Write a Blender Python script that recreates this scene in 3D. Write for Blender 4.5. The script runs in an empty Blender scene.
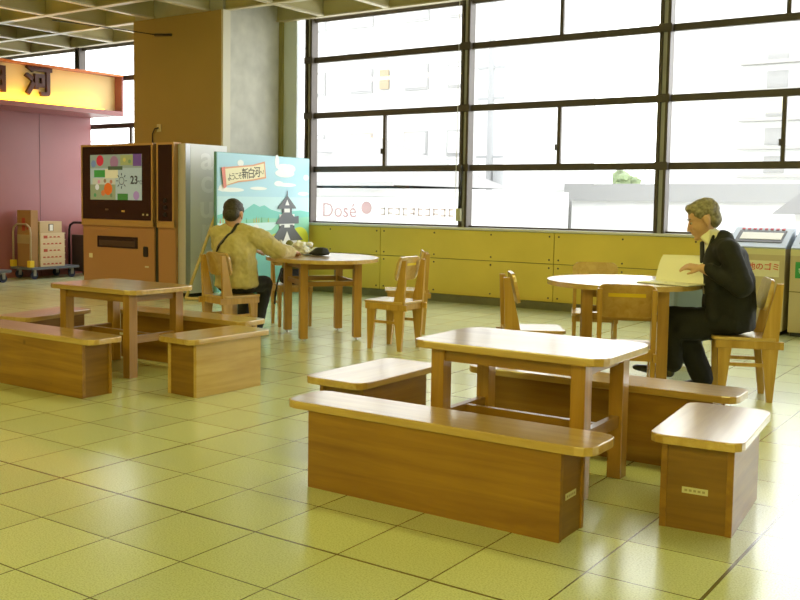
import bpy, bmesh, math, random
from mathutils import Vector, Matrix, Euler
from mathutils.bvhtree import BVHTree
random.seed(7)
SC = bpy.context.scene
COL = SC.collection
R = math.radians

# ------------------------------------------------------------------ camera
cam_d = bpy.data.cameras.new('camera')
cam = bpy.data.objects.new('camera', cam_d)
COL.objects.link(cam)
yaw, pit, rol, fpx = -0.6227, 0.0749, 0.0127, 980.42
F = Vector((math.sin(yaw)*math.cos(pit), math.cos(yaw)*math.cos(pit), -math.sin(pit)))
RT = F.cross(Vector((0, 0, 1))).normalized()
UP = RT.cross(F)
RT, UP = RT*math.cos(rol)+UP*math.sin(rol), -RT*math.sin(rol)+UP*math.cos(rol)
M = Matrix((RT, UP, -F)).transposed().to_4x4()
M.translation = Vector((3.7144, -2.8076, 1.3024))
cam.matrix_world = M
cam_d.sensor_width = 36.0
cam_d.lens = 36.0*fpx/800.0
cam_d.shift_x = 37.7/800.0
cam_d.shift_y = -27.3/800.0
cam_d.clip_end = 400
SC.camera = cam

# ------------------------------------------------------------------ light
SC.view_settings.view_transform = 'Standard'
SC.view_settings.look = 'None'
SC.view_settings.gamma = 1.0
SC.view_settings.exposure = 0.6
world = bpy.data.worlds.new('overcast_sky')
SC.world = world
world.use_nodes = True
bg = world.node_tree.nodes['Background']
bg.inputs[0].default_value = (0.97, 0.985, 1.0, 1)
bg.inputs[1].default_value = 4.0

def area(name, loc, rot, sx, sy, power, color):
    d = bpy.data.lights.new(name, 'AREA')
    d.shape = 'RECTANGLE'; d.size = sx; d.size_y = sy
    d.energy = power; d.color = color
    o = bpy.data.objects.new(name, d); COL.objects.link(o)
    o.location = loc; o.rotation_euler = rot
    return o
WARM = (1.0, 0.92, 0.26)
# the concourse's own ceiling lights, behind and above the camera
area('concourse_ceiling_light', (5.0, -5.5, 4.1), (R(28), 0, R(30)), 6, 3, 450, WARM)
area('concourse_ceiling_light', (-3.5, -5.0, 4.1), (R(22), 0, 0), 6, 3, 320, WARM)
area('concourse_ceiling_light', (1.0, 2.5, 3.76), (0, 0, 0), 6, 0.5, 50, WARM)
area('concourse_ceiling_light', (-7.2, 2.5, 3.76), (0, 0, 0), 3, 0.5, 70, (1.0, 0.72, 0.30))
for px in (-9.0, -1.2):
    p = area('window_daylight_portal', (px, 8.35, 2.4), (R(-90), 0, 0), 7.4, 2.9, 1, (1, 1, 1))
    p.data.cycles.is_portal = True
p = area('window_daylight_portal', (8.3, 7.1, 2.3), (0, R(90), 0), 2.8, 2.2, 1, (1, 1, 1))
p.data.cycles.is_portal = True

# ------------------------------------------------------------------ materials
MATS = {}
def mat(name, col, rough=0.5, metal=0.0, emit=None, estr=0.0, coat=0.0, spec=0.5, noise=0.0, nscale=8.0, bump=0.0):
    if name in MATS: return MATS[name]
    m = bpy.data.materials.new(name); m.use_nodes = True
    nt = m.node_tree; b = nt.nodes['Principled BSDF']
    b.inputs['Base Color'].default_value = (*col, 1)
    b.inputs['Roughness'].default_value = rough
    b.inputs['Metallic'].default_value = metal
    b.inputs['Specular IOR Level'].default_value = spec
    if coat:
        b.inputs['Coat Weight'].default_value = coat
        b.inputs['Coat Roughness'].default_value = 0.15
    if emit:
        b.inputs['Emission Color'].default_value = (*emit, 1)
        b.inputs['Emission Strength'].default_value = estr
    if noise > 0 or bump > 0:
        tc = nt.nodes.new('ShaderNodeTexCoord')
        n = nt.nodes.new('ShaderNodeTexNoise'); n.inputs['Scale'].default_value = nscale
        n.inputs['Detail'].default_value = 5
        nt.links.new(tc.outputs['Object'], n.inputs['Vector'])
        if noise > 0:
            r = nt.nodes.new('ShaderNodeValToRGB')
            r.color_ramp.elements[0].position = 0.3; r.color_ramp.elements[1].position = 0.7
            r.color_ramp.elements[0].color = (*[c*(1-noise) for c in col], 1)
            r.color_ramp.elements[1].color = (*[min(1, c*(1+noise)) for c in col], 1)
            nt.links.new(n.outputs['Fac'], r.inputs[0]); nt.links.new(r.outputs[0], b.inputs['Base Color'])
        if bump > 0:
            bp = nt.nodes.new('ShaderNodeBump'); bp.inputs['Strength'].default_value = bump
            bp.inputs['Distance'].default_value = 0.01
            nt.links.new(n.outputs['Fac'], bp.inputs['Height']); nt.links.new(bp.outputs[0], b.inputs['Normal'])
    MATS[name] = m
    return m

def wood(name, c1, c2, axis=0, rough=0.32, coat=0.5, knots=0.0):
    if name in MATS: return MATS[name]
    m = bpy.data.materials.new(name); m.use_nodes = True
    nt = m.node_tree; N = nt.nodes; L = nt.links; b = N['Principled BSDF']
    tc = N.new('ShaderNodeTexCoord'); mp = N.new('ShaderNodeMapping')
    oi = N.new('ShaderNodeObjectInfo')
    add = N.new('ShaderNodeVectorMath'); add.operation = 'ADD'
    mul = N.new('ShaderNodeMath'); mul.operation = 'MULTIPLY'; mul.inputs[1].default_value = 9.0
    L.new(oi.outputs['Random'], mul.inputs[0])
    L.new(tc.outputs['Object'], add.inputs[0]); L.new(mul.outputs[0], add.inputs[1])
    L.new(add.outputs[0], mp.inputs['Vector'])
    s = [14.0, 14.0, 14.0]; s[axis] = 0.9
    mp.inputs['Scale'].default_value = s
    n1 = N.new('ShaderNodeTexNoise'); n1.inputs['Scale'].default_value = 1.3; n1.inputs['Detail'].default_value = 6
    n1.inputs['Roughness'].default_value = 0.6; n1.inputs['Distortion'].default_value = 0.7
    L.new(mp.outputs[0], n1.inputs['Vector'])
    n2 = N.new('ShaderNodeTexNoise'); n2.inputs['Scale'].default_value = 2.3; n2.inputs['Detail'].default_value = 3
    L.new(add.outputs[0], n2.inputs['Vector'])
    r1 = N.new('ShaderNodeValToRGB')
    r1.color_ramp.elements[0].position = 0.32; r1.color_ramp.elements[1].position = 0.68
    r1.color_ramp.elements[0].color = (*c2, 1); r1.color_ramp.elements[1].color = (*c1, 1)
    L.new(n1.outputs['Fac'], r1.inputs[0])
    mx = N.new('ShaderNodeMix'); mx.data_type = 'RGBA'; mx.blend_type = 'MULTIPLY'; mx.inputs['Factor'].default_value = 0.45
    L.new(r1.outputs[0], mx.inputs[6])
    r2 = N.new('ShaderNodeValToRGB'); r2.color_ramp.elements[0].position = 0.35; r2.color_ramp.elements[1].position = 0.65
    r2.color_ramp.elements[0].color = (0.72, 0.66, 0.6, 1); r2.color_ramp.elements[1].color = (1, 1, 1, 1)
    L.new(n2.outputs['Fac'], r2.inputs[0]); L.new(r2.outputs[0], mx.inputs[7])
    out = mx.outputs[2]
    if knots > 0:
        v = N.new('ShaderNodeTexVoronoi'); v.inputs['Scale'].default_value = 7.0
        L.new(add.outputs[0], v.inputs['Vector'])
        r3 = N.new('ShaderNodeValToRGB'); r3.color_ramp.elements[0].position = 0.06; r3.color_ramp.elements[1].position = 0.16
        r3.color_ramp.elements[0].color = (0.25, 0.2, 0.15, 1); r3.color_ramp.elements[1].color = (1, 1, 1, 1)
        L.new(v.outputs['Distance'], r3.inputs[0])
        m2 = N.new('ShaderNodeMix'); m2.data_type = 'RGBA'; m2.blend_type = 'MULTIPLY'; m2.inputs['Factor'].default_value = knots
        L.new(out, m2.inputs[6]); L.new(r3.outputs[0], m2.inputs[7]); out = m2.outputs[2]
    L.new(out, b.inputs['Base Color'])
    b.inputs['Roughness'].default_value = rough
    b.inputs['Coat Weight'].default_value = coat; b.inputs['Coat Roughness'].default_value = 0.16
    rr = N.new('ShaderNodeMapRange'); rr.inputs['To Min'].default_value = rough-0.05; rr.inputs['To Max'].default_value = rough+0.12
    L.new(n2.outputs['Fac'], rr.inputs[0]); L.new(rr.outputs[0], b.inputs['Roughness'])
    MATS[name] = m
    return m

HONEY, HONEY_D = (0.38, 0.195, 0.022), (0.25, 0.12, 0.010)
W_X = wood('honey_wood_long', HONEY, HONEY_D, 0, knots=0.0)
W_XK = wood('honey_wood_knotty', (0.42, 0.22, 0.022), (0.26, 0.12, 0.010), 0, rough=0.42, coat=0.3, knots=0.6)
W_Y = wood('honey_wood_cross', HONEY, HONEY_D, 1)
W_Z = wood('honey_wood_upright', (0.50, 0.27, 0.045), (0.34, 0.165, 0.018), 2)
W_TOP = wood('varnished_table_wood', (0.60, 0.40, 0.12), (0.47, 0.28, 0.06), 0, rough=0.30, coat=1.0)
MATS['varnished_table_wood'].node_tree.nodes['Principled BSDF'].inputs['Coat IOR'].default_value = 1.8
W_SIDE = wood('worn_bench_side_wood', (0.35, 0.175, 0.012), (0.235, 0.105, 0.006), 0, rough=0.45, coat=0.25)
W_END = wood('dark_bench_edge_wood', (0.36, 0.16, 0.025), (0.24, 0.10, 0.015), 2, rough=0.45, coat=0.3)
W_CH = wood('chair_light_wood', (0.56, 0.34, 0.075), (0.40, 0.215, 0.03), 2, rough=0.33, coat=0.5)
W_SEAT = wood('chair_seat_wood', (0.60, 0.40, 0.13), (0.46, 0.27, 0.06), 0, rough=0.30, coat=1.0)
MATS['chair_seat_wood'].node_tree.nodes['Principled BSDF'].inputs['Coat IOR'].default_value = 1.7
WHITE = mat('white_paint', (0.8, 0.8, 0.78), 0.5)
DARK = mat('dark_bronze_frame', (0.075, 0.06, 0.05), 0.45, metal=0.3)
PIPE = mat('pale_conduit', (0.45, 0.45, 0.48), 0.4)
BLACK = mat('black_plastic', (0.012, 0.012, 0.012), 0.35)
STICKER = mat('cream_sticker', (0.62, 0.58, 0.42), 0.5)
YELLOWS = mat('yellow_sticker', (0.75, 0.55, 0.03), 0.5)
INK = mat('dark_ink', (0.03, 0.025, 0.02), 0.6)
REDINK = mat('red_ink', (0.6, 0.05, 0.03), 0.6)

# ------------------------------------------------------------------ mesh helpers
class MB:
    def __init__(s): s.bm = bmesh.new(); s.mi = 0
    def _tag(s, faces):
        for f in faces: f.material_index = s.mi
    def box(s, x0, x1, y0, y1, z0, z1, mtx=None, bevel=0.0):
        ret = bmesh.ops.create_cube(s.bm, size=1.0)
        vs = ret['verts']
        for v in vs:
            v.co = Vector((x0+(v.co.x+.5)*(x1-x0), y0+(v.co.y+.5)*(y1-y0), z0+(v.co.z+.5)*(z1-z0)))
        fs = list({f for v in vs for f in v.link_faces}); s._tag(fs)
        if bevel:
            r = bmesh.ops.bevel(s.bm, geom=list({e for f in fs for e in f.edges}), offset=bevel, segments=2, affect='EDGES', profile=0.6)
            s._tag(r['faces']); vs = list({v for f in r['faces'] for v in f.verts} | {v for v in vs if v.is_valid})
        if mtx is not None:
            for v in set(vs): v.co = mtx @ v.co
        return s
    def prism(s, pts, z0, z1, mtx=None, bevel=0.0):
        b = [s.bm.verts.new((p[0], p[1], z0)) for p in pts]
        t = [s.bm.verts.new((p[0], p[1], z1)) for p in pts]
        fs = [s.bm.faces.new(b[::-1]), s.bm.faces.new(t)]
        n = len(pts)
        for i in range(n): fs.append(s.bm.faces.new((b[i], b[(i+1) % n], t[(i+1) % n], t[i])))
        s._tag(fs); vs = b+t
        if bevel:
            ed = [e for e in set(fs[0].edges) | set(fs[1].edges)]
            r = bmesh.ops.bevel(s.bm, geom=ed, offset=bevel, segments=2, affect='EDGES', profile=0.6)
            s._tag(r['faces']); vs = list({v for f in r['faces'] for v in f.verts} | {v for v in vs if v.is_valid})
        if mtx is not None:
            for v in set(vs): v.co = mtx @ v.co
        return s
    def cyl(s, p0, p1, r0, r1=None, seg=16):
        r1 = r0 if r1 is None else r1
        p0 = Vector(p0); p1 = Vector(p1); d = p1-p0; q = d.to_track_quat('Z', 'Y')
        a = [s.bm.verts.new(p0+q @ Vector((r0*math.cos(t), r0*math.sin(t), 0))) for t in [6.28318*i/seg for i in range(seg)]]
        b = [s.bm.verts.new(p1+q @ Vector((r1*math.cos(t), r1*math.sin(t), 0))) for t in [6.28318*i/seg for i in range(seg)]]
        fs = [s.bm.faces.new(a[::-1]), s.bm.faces.new(b)]
        for i in range(seg): fs.append(s.bm.faces.new((a[i], a[(i+1) % seg], b[(i+1) % seg], b[i])))
        s._tag(fs); return s
    def tube(s, pts, r, seg=8, flat=None):
        pts = [Vector(p) for p in pts]; rings = []
        for i, p in enumerate(pts):
            d = (pts[min(i+1, len(pts)-1)]-pts[max(i-1, 0)]).normalized()
            q = d.to_track_quat('Z', 'Y')
            rings.append([s.bm.verts.new(p+q @ Vector((r*math.cos(t), r*math.sin(t), 0))) for t in [6.28318*k/seg for k in range(seg)]])
        fs = [s.bm.faces.new(rings[0][::-1]), s.bm.faces.new(rings[-1])]
        for a, b in zip(rings, rings[1:]):
            for k in range(seg): fs.append(s.bm.faces.new((a[k], a[(k+1) % seg], b[(k+1) % seg], b[k])))
        s._tag(fs); return s
    def ball(s, c, r, sub=2):
        ret = bmesh.ops.create_icosphere(s.bm, subdivisions=sub, radius=1.0)
        if not hasattr(r, '__len__'): r = (r, r, r)
        for v in ret['verts']: v.co = Vector((c[0]+v.co.x*r[0], c[1]+v.co.y*r[1], c[2]+v.co.z*r[2]))
        s._tag({f for v in ret['verts'] for f in v.link_faces}); return s
    def hull(s, balls, sub=2):
        bm2 = bmesh.new()
        for c, r in balls:
            if not hasattr(r, '__len__'): r = (r, r, r)
            ret = bmesh.ops.create_icosphere(bm2, subdivisions=sub, radius=1.0)
            for v in ret['verts']: v.co = Vector((c[0]+v.co.x*r[0], c[1]+v.co.y*r[1], c[2]+v.co.z*r[2]))
        res = bmesh.ops.convex_hull(bm2, input=bm2.verts[:])
        dead = [g for g in res['geom_interior'] if isinstance(g, bmesh.types.BMVert)]
        bmesh.ops.delete(bm2, geom=dead, context='VERTS')
        mp = {v: s.bm.verts.new(v.co) for v in bm2.verts if v.link_faces}
        fs = [s.bm.faces.new([mp[v] for v in f.verts]) for f in bm2.faces]
        s._tag(fs); bm2.free(); return s
    def build(s, name, mats, parent=None, smooth=False, loc=None, rot=None):
        bmesh.ops.recalc_face_normals(s.bm, faces=s.bm.faces[:])
        me = bpy.data.meshes.new(name); s.bm.to_mesh(me); s.bm.free()
        if not isinstance(mats, (list, tuple)): mats = [mats]
        for m in mats: me.materials.append(m)
        if smooth:
            for p in me.polygons: p.use_smooth = True
        o = bpy.data.objects.new(name, me); COL.objects.link(o)
        if parent is not None: o.parent = parent
        if loc is not None: o.location = loc
        if rot is not None: o.rotation_euler = rot
        return o

def thing(name, label, cat, loc=(0, 0, 0), rz=0.0, group=None):
    o = bpy.data.objects.new(name, None); COL.objects.link(o)
    o.empty_display_size = 0.1
    o.location = loc; o.rotation_euler = (0, 0, rz)
    o['label'] = label; o['category'] = cat
    if group: o['group'] = group
    return o
def tag(o, label, cat, group=None):
    o['label'] = label; o['category'] = cat
    if group: o['group'] = group
    return o
def struct(o): o['kind'] = 'structure'; return o
def dup(root, loc, rz, label, group=None):
    r = root.copy(); COL.objects.link(r); r.location = loc; r.rotation_euler = (0, 0, rz); r['label'] = label
    if group: r['group'] = group
    for ch in list(root.children):
        c = ch.copy(); COL.objects.link(c); c.parent = r
        for g in ch.children:
            d = g.copy(); COL.objects.link(d); d.parent = c
    return r
def rrect(x0, x1, y0, y1, r, n=5):
    pts = []
    for cx, cy, a in ((x1-r, y1-r, 0), (x0+r, y1-r, 90), (x0+r, y0+r, 180), (x1-r, y0+r, 270)):
        for i in range(n+1):
            t = R(a+90*i/n); pts.append((cx+r*math.cos(t), cy+r*math.sin(t)))
    return pts
def realize(o):
    """evaluate modifiers into a plain mesh"""
    bpy.context.view_layer.update()
    dg = bpy.context.evaluated_depsgraph_get()
    me = bpy.data.meshes.new_from_object(o.evaluated_get(dg))
    old = o.data; o.modifiers.clear(); o.data = me
    bpy.data.meshes.remove(old)
    return o
def blob(mb, name, m, parent, voxel=0.012, smooth=6, noise=0.0, nsize=0.1):
    o = mb.build(name, m, parent, smooth=True)
    md = o.modifiers.new('remesh', 'REMESH'); md.mode = 'VOXEL'; md.voxel_size = voxel; md.use_smooth_shade = True
    if smooth:
        sm = o.modifiers.new('smooth', 'SMOOTH'); sm.factor = 0.5; sm.iterations = smooth
    if noise:
        tx = bpy.data.textures.new(name+'_folds', 'CLOUDS'); tx.noise_scale = nsize; tx.noise_depth = 2
        dm = o.modifiers.new('folds', 'DISPLACE'); dm.texture = tx; dm.strength = noise; dm.mid_level = 0.5
    return realize(o)
def text(s, size, mtx, depth, m, parent, name='lettering', ax='CENTER', bold=0.0, xs=1.0):
    cu = bpy.data.curves.new('txt', 'FONT'); cu.body = s; cu.size = size; cu.extrude = depth
    cu.align_x = ax; cu.align_y = 'CENTER'; cu.offset = bold; cu.resolution_u = 3
    t = bpy.data.objects.new('txt', cu); COL.objects.link(t)
    bpy.context.view_layer.update()
    dg = bpy.context.evaluated_depsgraph_get()
    me = bpy.data.meshes.new_from_object(t.evaluated_get(dg))
    bpy.data.objects.remove(t); bpy.data.curves.remove(cu)
    me.name = name
    me.transform(mtx @ Matrix.Diagonal((xs, 1, 1, 1)))
    me.materials.clear(); me.materials.append(m)
    o = bpy.data.objects.new(name, me); COL.objects.link(o); o.parent = parent
    return o
def facing(origin, xdir, ydir):
    x = Vector(xdir).normalized(); y = Vector(ydir).normalized(); z = x.cross(y)
    m = Matrix((x, y, z)).transposed().to_4x4(); m.translation = Vector(origin); return m

# ------------------------------------------------------------------ structure
WY = 8.106
# floor
def floor_material():
    m = bpy.data.materials.new('speckled_floor_tiles'); m.use_nodes = True
    nt = m.node_tree; N = nt.nodes; L = nt.links; b = N['Principled BSDF']
    tc = N.new('ShaderNodeTexCoord'); sp = N.new('ShaderNodeSeparateXYZ'); L.new(tc.outputs['Object'], sp.inputs[0])
    def line(out, w, step):
        d = N.new('ShaderNodeMath'); d.operation = 'DIVIDE'; d.inputs[1].default_value = step; L.new(out, d.inputs[0])
        p = N.new('ShaderNodeMath'); p.operation = 'PINGPONG'; p.inputs[1].default_value = 0.5; L.new(d.outputs[0], p.inputs[0])
        c = N.new('ShaderNodeMath'); c.operation = 'LESS_THAN'; c.inputs[1].default_value = w/step/2; L.new(p.outputs[0], c.inputs[0])
        return c.outputs[0]
    def mx(a, c):
        q = N.new('ShaderNodeMath'); q.operation = 'MAXIMUM'; L.new(a, q.inputs[0]); L.new(c, q.inputs[1]); return q.outputs[0]
    thin = mx(line(sp.outputs[0], 0.0065, 0.4), line(sp.outputs[1], 0.0065, 0.4))
    wide = mx(line(sp.outputs[0], 0.013, 2.8), line(sp.outputs[1], 0.013, 2.8))
    grout = mx(thin, wide)
    sn = N.new('ShaderNodeTexNoise'); sn.inputs['Scale'].default_value = 150; sn.inputs['Detail'].default_value = 3
    L.new(tc.outputs['Object'], sn.inputs['Vector'])
    rr = N.new('ShaderNodeValToRGB'); rr.color_ramp.elements[0].position = 0.36; rr.color_ramp.elements[1].position = 0.55
    rr.color_ramp.elements[0].color = (0.53, 0.59, 0.345, 1); rr.color_ramp.elements[1].color = (0.71, 0.785, 0.48, 1)
    L.new(sn.outputs['Fac'], rr.inputs[0])
    # per tile tone
    fl = N.new('ShaderNodeVectorMath'); fl.operation = 'SCALE'; fl.inputs['Scale'].default_value = 2.5
    L.new(tc.outputs['Object'], fl.inputs[0])
    f2 = N.new('ShaderNodeVectorMath'); f2.operation = 'FLOOR'; L.new(fl.outputs[0], f2.inputs[0])
    wn = N.new('ShaderNodeTexWhiteNoise'); L.new(f2.outputs[0], wn.inputs[0])
    mr = N.new('ShaderNodeMapRange'); mr.inputs['To Min'].default_value = 0.9; mr.inputs['To Max'].default_value = 1.04
    L.new(wn.outputs['Value'], mr.inputs[0])
    ml = N.new('ShaderNodeVectorMath'); ml.operation = 'SCALE'; L.new(rr.outputs[0], ml.inputs[0]); L.new(mr.outputs[0], ml.inputs['Scale'])
    m3 = N.new('ShaderNodeMix'); m3.data_type = 'RGBA'; L.new(grout, m3.inputs['Factor']); L.new(ml.outputs[0], m3.inputs[6])
    m3.inputs[7].default_value = (0.12, 0.115, 0.04, 1)
    L.new(m3.outputs[2], b.inputs['Base Color'])
    big = N.new('ShaderNodeTexNoise'); big.inputs['Scale'].default_value = 0.6; L.new(tc.outputs['Object'], big.inputs['Vector'])
    r2 = N.new('ShaderNodeMapRange'); r2.inputs['To Min'].default_value = 0.18; r2.inputs['To Max'].default_value = 0.24
    L.new(big.outputs['Fac'], r2.inputs[0]); L.new(r2.outputs[0], b.inputs['Roughness'])
    b.inputs['Specular IOR Level'].default_value = 0.8
    b.inputs['Coat Weight'].default_value = 0.5; b.inputs['Coat Roughness'].default_value = 0.26; b.inputs['Coat IOR'].default_value = 1.6
    bp = N.new('ShaderNodeBump'); bp.inputs['Strength'].default_value = 0.25; bp.inputs['Distance'].default_value = 0.004; bp.invert = True
    L.new(grout, bp.inputs['Height']); L.new(bp.outputs[0], b.inputs['Normal'])
    return m
struct(MB().box(-16, 8, -9, 8.25, -0.12, 0).build('floor', floor_material()))

PAR = mat('mustard_parapet_panel', (0.70, 0.55, 0.095), 0.5, noise=0.05, nscale=2)
SEAM = mat('dark_seam', (0.10, 0.08, 0.02), 0.7)
BASE = mat('grey_green_skirting', (0.15, 0.14, 0.075), 0.5, noise=0.15, nscale=6)
SILL = mat('pale_sill', (0.62, 0.62, 0.58), 0.35)
GREY = mat('daylit_grey_plaster', (0.50, 0.49, 0.43), 0.75, noise=0.10, nscale=5, bump=0.1)
BROWN = mat('shaded_ochre_column', (0.34, 0.235, 0.075), 0.7, noise=0.04, nscale=1.5)
OLIVE = mat('olive_beam_paint', (0.50, 0.45, 0.24), 0.6, noise=0.04, nscale=2)
DECK = mat('ceiling_deck_paint', (0.50, 0.44, 0.25), 0.7)
FLG = mat('pale_beam_flange', (0.56, 0.50, 0.34), 0.45)

# window wall parapet with panels and screws
w = MB(); w.box(-16, 8, WY-0.02, WY+0.12, 0, 0.93)
w.mi = 1
xs = [-1.27+2.53*k for k in range(-6, 4)]
for a, b in zip(xs, xs[1:]):
    for z0, z1 in ((0.095, 0.548), (0.556, 0.925)):
        w.box(a+0.005, b-0.005, WY-0.04, WY-0.018, z0, z1)
        w.mi = 2
        for xx in (a+0.06, a+0.85, a+1.68, b-0.06):
            for zz in (z0+0.045, z1-0.045): w.cyl((xx, WY-0.046, zz), (xx, WY-0.038, zz), 0.011, seg=8)
        w.mi = 1
struct(w.build('wall_window_side', [SEAM, PAR, DARK]))
struct(MB().box(-16, 8, WY-0.085, WY-0.02, 0, 0.09).build('baseboard_window_side', BASE))
struct(MB().box(-16, 8, WY-0.075, WY+0.13, 0.93, 0.962, bevel=0.005).build('trim_sill', SILL))

def glass_material():
    m = bpy.data.materials.new('window_glass'); m.use_nodes = True; nt = m.node_tree
    nt.nodes.clear(); o = nt.nodes.new('ShaderNodeOutputMaterial'); t = nt.nodes.new('ShaderNodeBsdfTransparent')
    t.inputs[0].default_value = (0.97, 0.98, 0.97, 1)
    g = nt.nodes.new('ShaderNodeBsdfGlossy'); g.inputs['Roughness'].default_value = 0.02
    x = nt.nodes.new('ShaderNodeMixShader'); x.inputs[0].default_value = 0.05
    nt.links.new(t.outputs[0], x.inputs[1]); nt.links.new(g.outputs[0], x.inputs[2]); nt.links.new(x.outputs[0], o.inputs[0])
    return m
GLASS = glass_material()
posts = [-0.01-2.527*k for k in range(-3, 7)]
posts.sort()
BARS = (1.714, 2.464, 3.235)
n = 0
for a, b in zip(posts, posts[1:]):
    n += 1
    if -8.0 < (a+b)/2 < -5.2: # behind the column
        continue
    win = thing('window_%d' % n, '', '', (0, 0, 0)); del win['label']; del win['category']; win['kind'] = 'structure'
    fr = MB()
    for z in BARS: fr.box(a+0.06, b-0.06, WY, WY+0.07, z-0.04, z+0.04, bevel=0.004)
    fr.box(a+0.06, b-0.06, WY+0.02, WY+0.07, 3.76, 3.84)
    fr.box(a+0.06, b-0.06, WY+0.02, WY+0.07, 0.955, 0.985)
    fr.build('window_frame', DARK, win)
    mu = MB()
    mid = (a+b)/2 - 0.0
    mu.box(mid-0.022, mid+0.022, WY+0.015, WY+0.055, BARS[0]+0.04, BARS[1]-0.04)
    if (a+b)/2 > -3:
        mu.box(mid-0.022, mid+0.022, WY+0.015, WY+0.055, BARS[2]+0.04, 3.78)
    mu.box(mid-0.038, mid-0.02, WY-0.01, WY+0.02, BARS[0]+0.20, BARS[0]+0.27)
    mu.build('mullion', DARK, win)
    MB().box(a+0.06, b-0.06, WY+0.040, WY+0.046, 0.96, 3.8).build('pane', GLASS, win)
for i, p in enumerate(posts):
    if -8.0 < p < -5.3: continue
    mb = MB()
    mb.box(p-0.062, p-0.028, WY-0.05, WY+0.09, 0.93, 3.82, bevel=0.003)
    mb.box(p+0.028, p+0.062, WY-0.05, WY+0.09, 0.93, 3.82, bevel=0.003)
    for z in BARS: mb.box(p-0.075, p+0.075, WY-0.055, WY+0.02, z-0.045, z+0.045, bevel=0.004)
    mb.mi = 1; mb.box(p-0.028, p+0.028, WY-0.01, WY+0.08, 0.93, 3.82)
    struct(mb.build('trim_%d' % (i+1), [DARK, PIPE]))

# ceiling deck and waffle beams
struct(MB().box(-16, 8, -9, WY+0.2, 4.22, 4.35).build('ceiling', DECK))
bx = [-5.87+1.09*k for k in range(-9, 12)]
by = [8.03-1.06*k for k in range(0, 16)]
k = 0
for y in by:
    mb = MB(); mb.box(-16, 8, y-0.02, y+0.02, 3.82, 4.22); mb.mi = 1; mb.box(-16, 8, y-0.05, y+0.05, 3.80, 3.82)
    struct(mb.build('trim_ceiling_beam_%d' % k, [OLIVE, FLG])); k += 1
for x in bx:
    mb = MB(); mb.box(x-0.02, x+0.02, -9, 8.0, 3.83, 4.22); mb.mi = 1; mb.box(x-0.045, x+0.045, -9, 8.0, 3.803, 3.828)
    struct(mb.build('trim_ceiling_beam_%d' % k, [OLIVE, FLG])); k += 1

# column: shade painted into the ochre hall face, daylight into the grey seating-corner face
cm = MB(); cm.box(-7.33, -5.60, 6.90, WY, 0, 4.22); cm.mi = 1
cm.box(-7.33, -5.60, 6.866, 6.90, 0, 3.80)
cm.mi = 2; cm.box(-5.60, -5.565, 6.866, 7.01, 0, 3.80); cm.mi = 0; cm.box(-5.60, -5.575, 7.01, WY-0.03, 0, 3.80)
cm.mi = 3; cm.box(-5.62, -5.52, WY-0.09, WY-0.02, 0.9, 3.8)
cm.mi = 4; cm.box(-5.52, -5.28, WY-0.04, WY+0.1, 0.93, 3.8)
struct(cm.build('wall_column', [GREY, BROWN, mat('pale_column_edge', (0.6, 0.57, 0.45), 0.6), mat('olive_strip', (0.28, 0.25, 0.08), 0.6), mat('pale_jamb', (0.62, 0.68, 0.72), 0.5)]))

# maroon wall on the left
PURP = mat('maroon_wall_panel', (0.29, 0.10, 0.105), 0.42, noise=0.06, nscale=1.2)
pw = MB(); pw.box(-9.9, -9.72, -2, 8.02, 0, 2.62)
pw.mi = 1
for yy in (7.0, 5.8, 4.6): pw.box(-9.722, -9.717, yy-0.004, yy+0.004, 0, 2.6)
struct(pw.build('wall_left', [PURP, mat('maroon_seam', (0.12, 0.04, 0.05), 0.6)]))
# far shell, behind and beside the camera
SHELL = mat('hall_wall_paint', (0.62, 0.56, 0.36), 0.8)
struct(MB().box(-16, 8, -9.2, -9, 0, 4.3).build('wall_back', SHELL))
mb = MB(); mb.box(8, 8.2, -9.2, 6.0, 0, 4.3); mb.box(8, 8.2, 6.0, 8.3, 0, 0.93); mb.box(8, 8.2, 6.0, 8.3, 3.8, 4.3)
for yy in (6.0, 8.2): mb.box(8, 8.2, yy-0.05, yy+0.05, 0.93, 3.8)
struct(mb.build('wall_right', SHELL))
struct(MB().box(8.1, 8.106, 6.0, 8.2, 0.93, 3.8).build('window_20', GLASS))
struct(MB().box(-16.2, -16, -9.2, 8.3, 0, 4.3).build('wall_far_left', SHELL))

# ------------------------------------------------------------------ outdoors
struct(MB().box(-120, 90, 8.6, 160, -0.3, -0.1).build('ground', mat('pale_asphalt', (0.70, 0.70, 0.68), 0.9)))
OUTW = mat('outdoor_white_wall', (0.496, 0.496, 0.488), 0.8)
OUTM = mat('outdoor_window_mark', (0.240, 0.240, 0.240), 0.6)
OUTG = mat('outdoor_grey_roof', (0.188, 0.184, 0.182), 0.8)
OUTB = mat('outdoor_tan_shade', (0.272, 0.224, 0.152), 0.8)

b1 = thing('apartment_building', 'tall white apartment building seen through the left window bay', 'building', (-16, 27, -0.1))
MB().box(-9, 3.2, 0, 10, 0, 16).build('wall', OUTW, b1)
for fz in (2.95, 5.3, 7.7):
    for wx in (-6.0, -4.0, -1.8, 0.6, 2.4):
        o = MB().box(wx-0.5, wx+0.5, -0.05, 0.02, fz, fz+0.9).build('window', OUTM if wx != 2.4 else OUTM, b1)
        MB().box(wx-0.43, wx+0.43, -0.07, -0.045, fz+0.10, fz+0.83).build('pane', OUTW, o)
o = MB().box(-1.15+0.2, -0.75+0.2, -0.12, -0.06, 5.4, 6.1).build('curtain', OUTB, b1); o['label'] = 'tan curtain'
sh = thing('shop_building', 'low white shop with grey pitched roof and pink sign, outside the left window bay', 'building', (-12.2, 19, -0.1))
MB().box(-7.4, 3.6, 0, 6, 0, 1.68).build('wall', OUTW, sh)
rf = MB()
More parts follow.
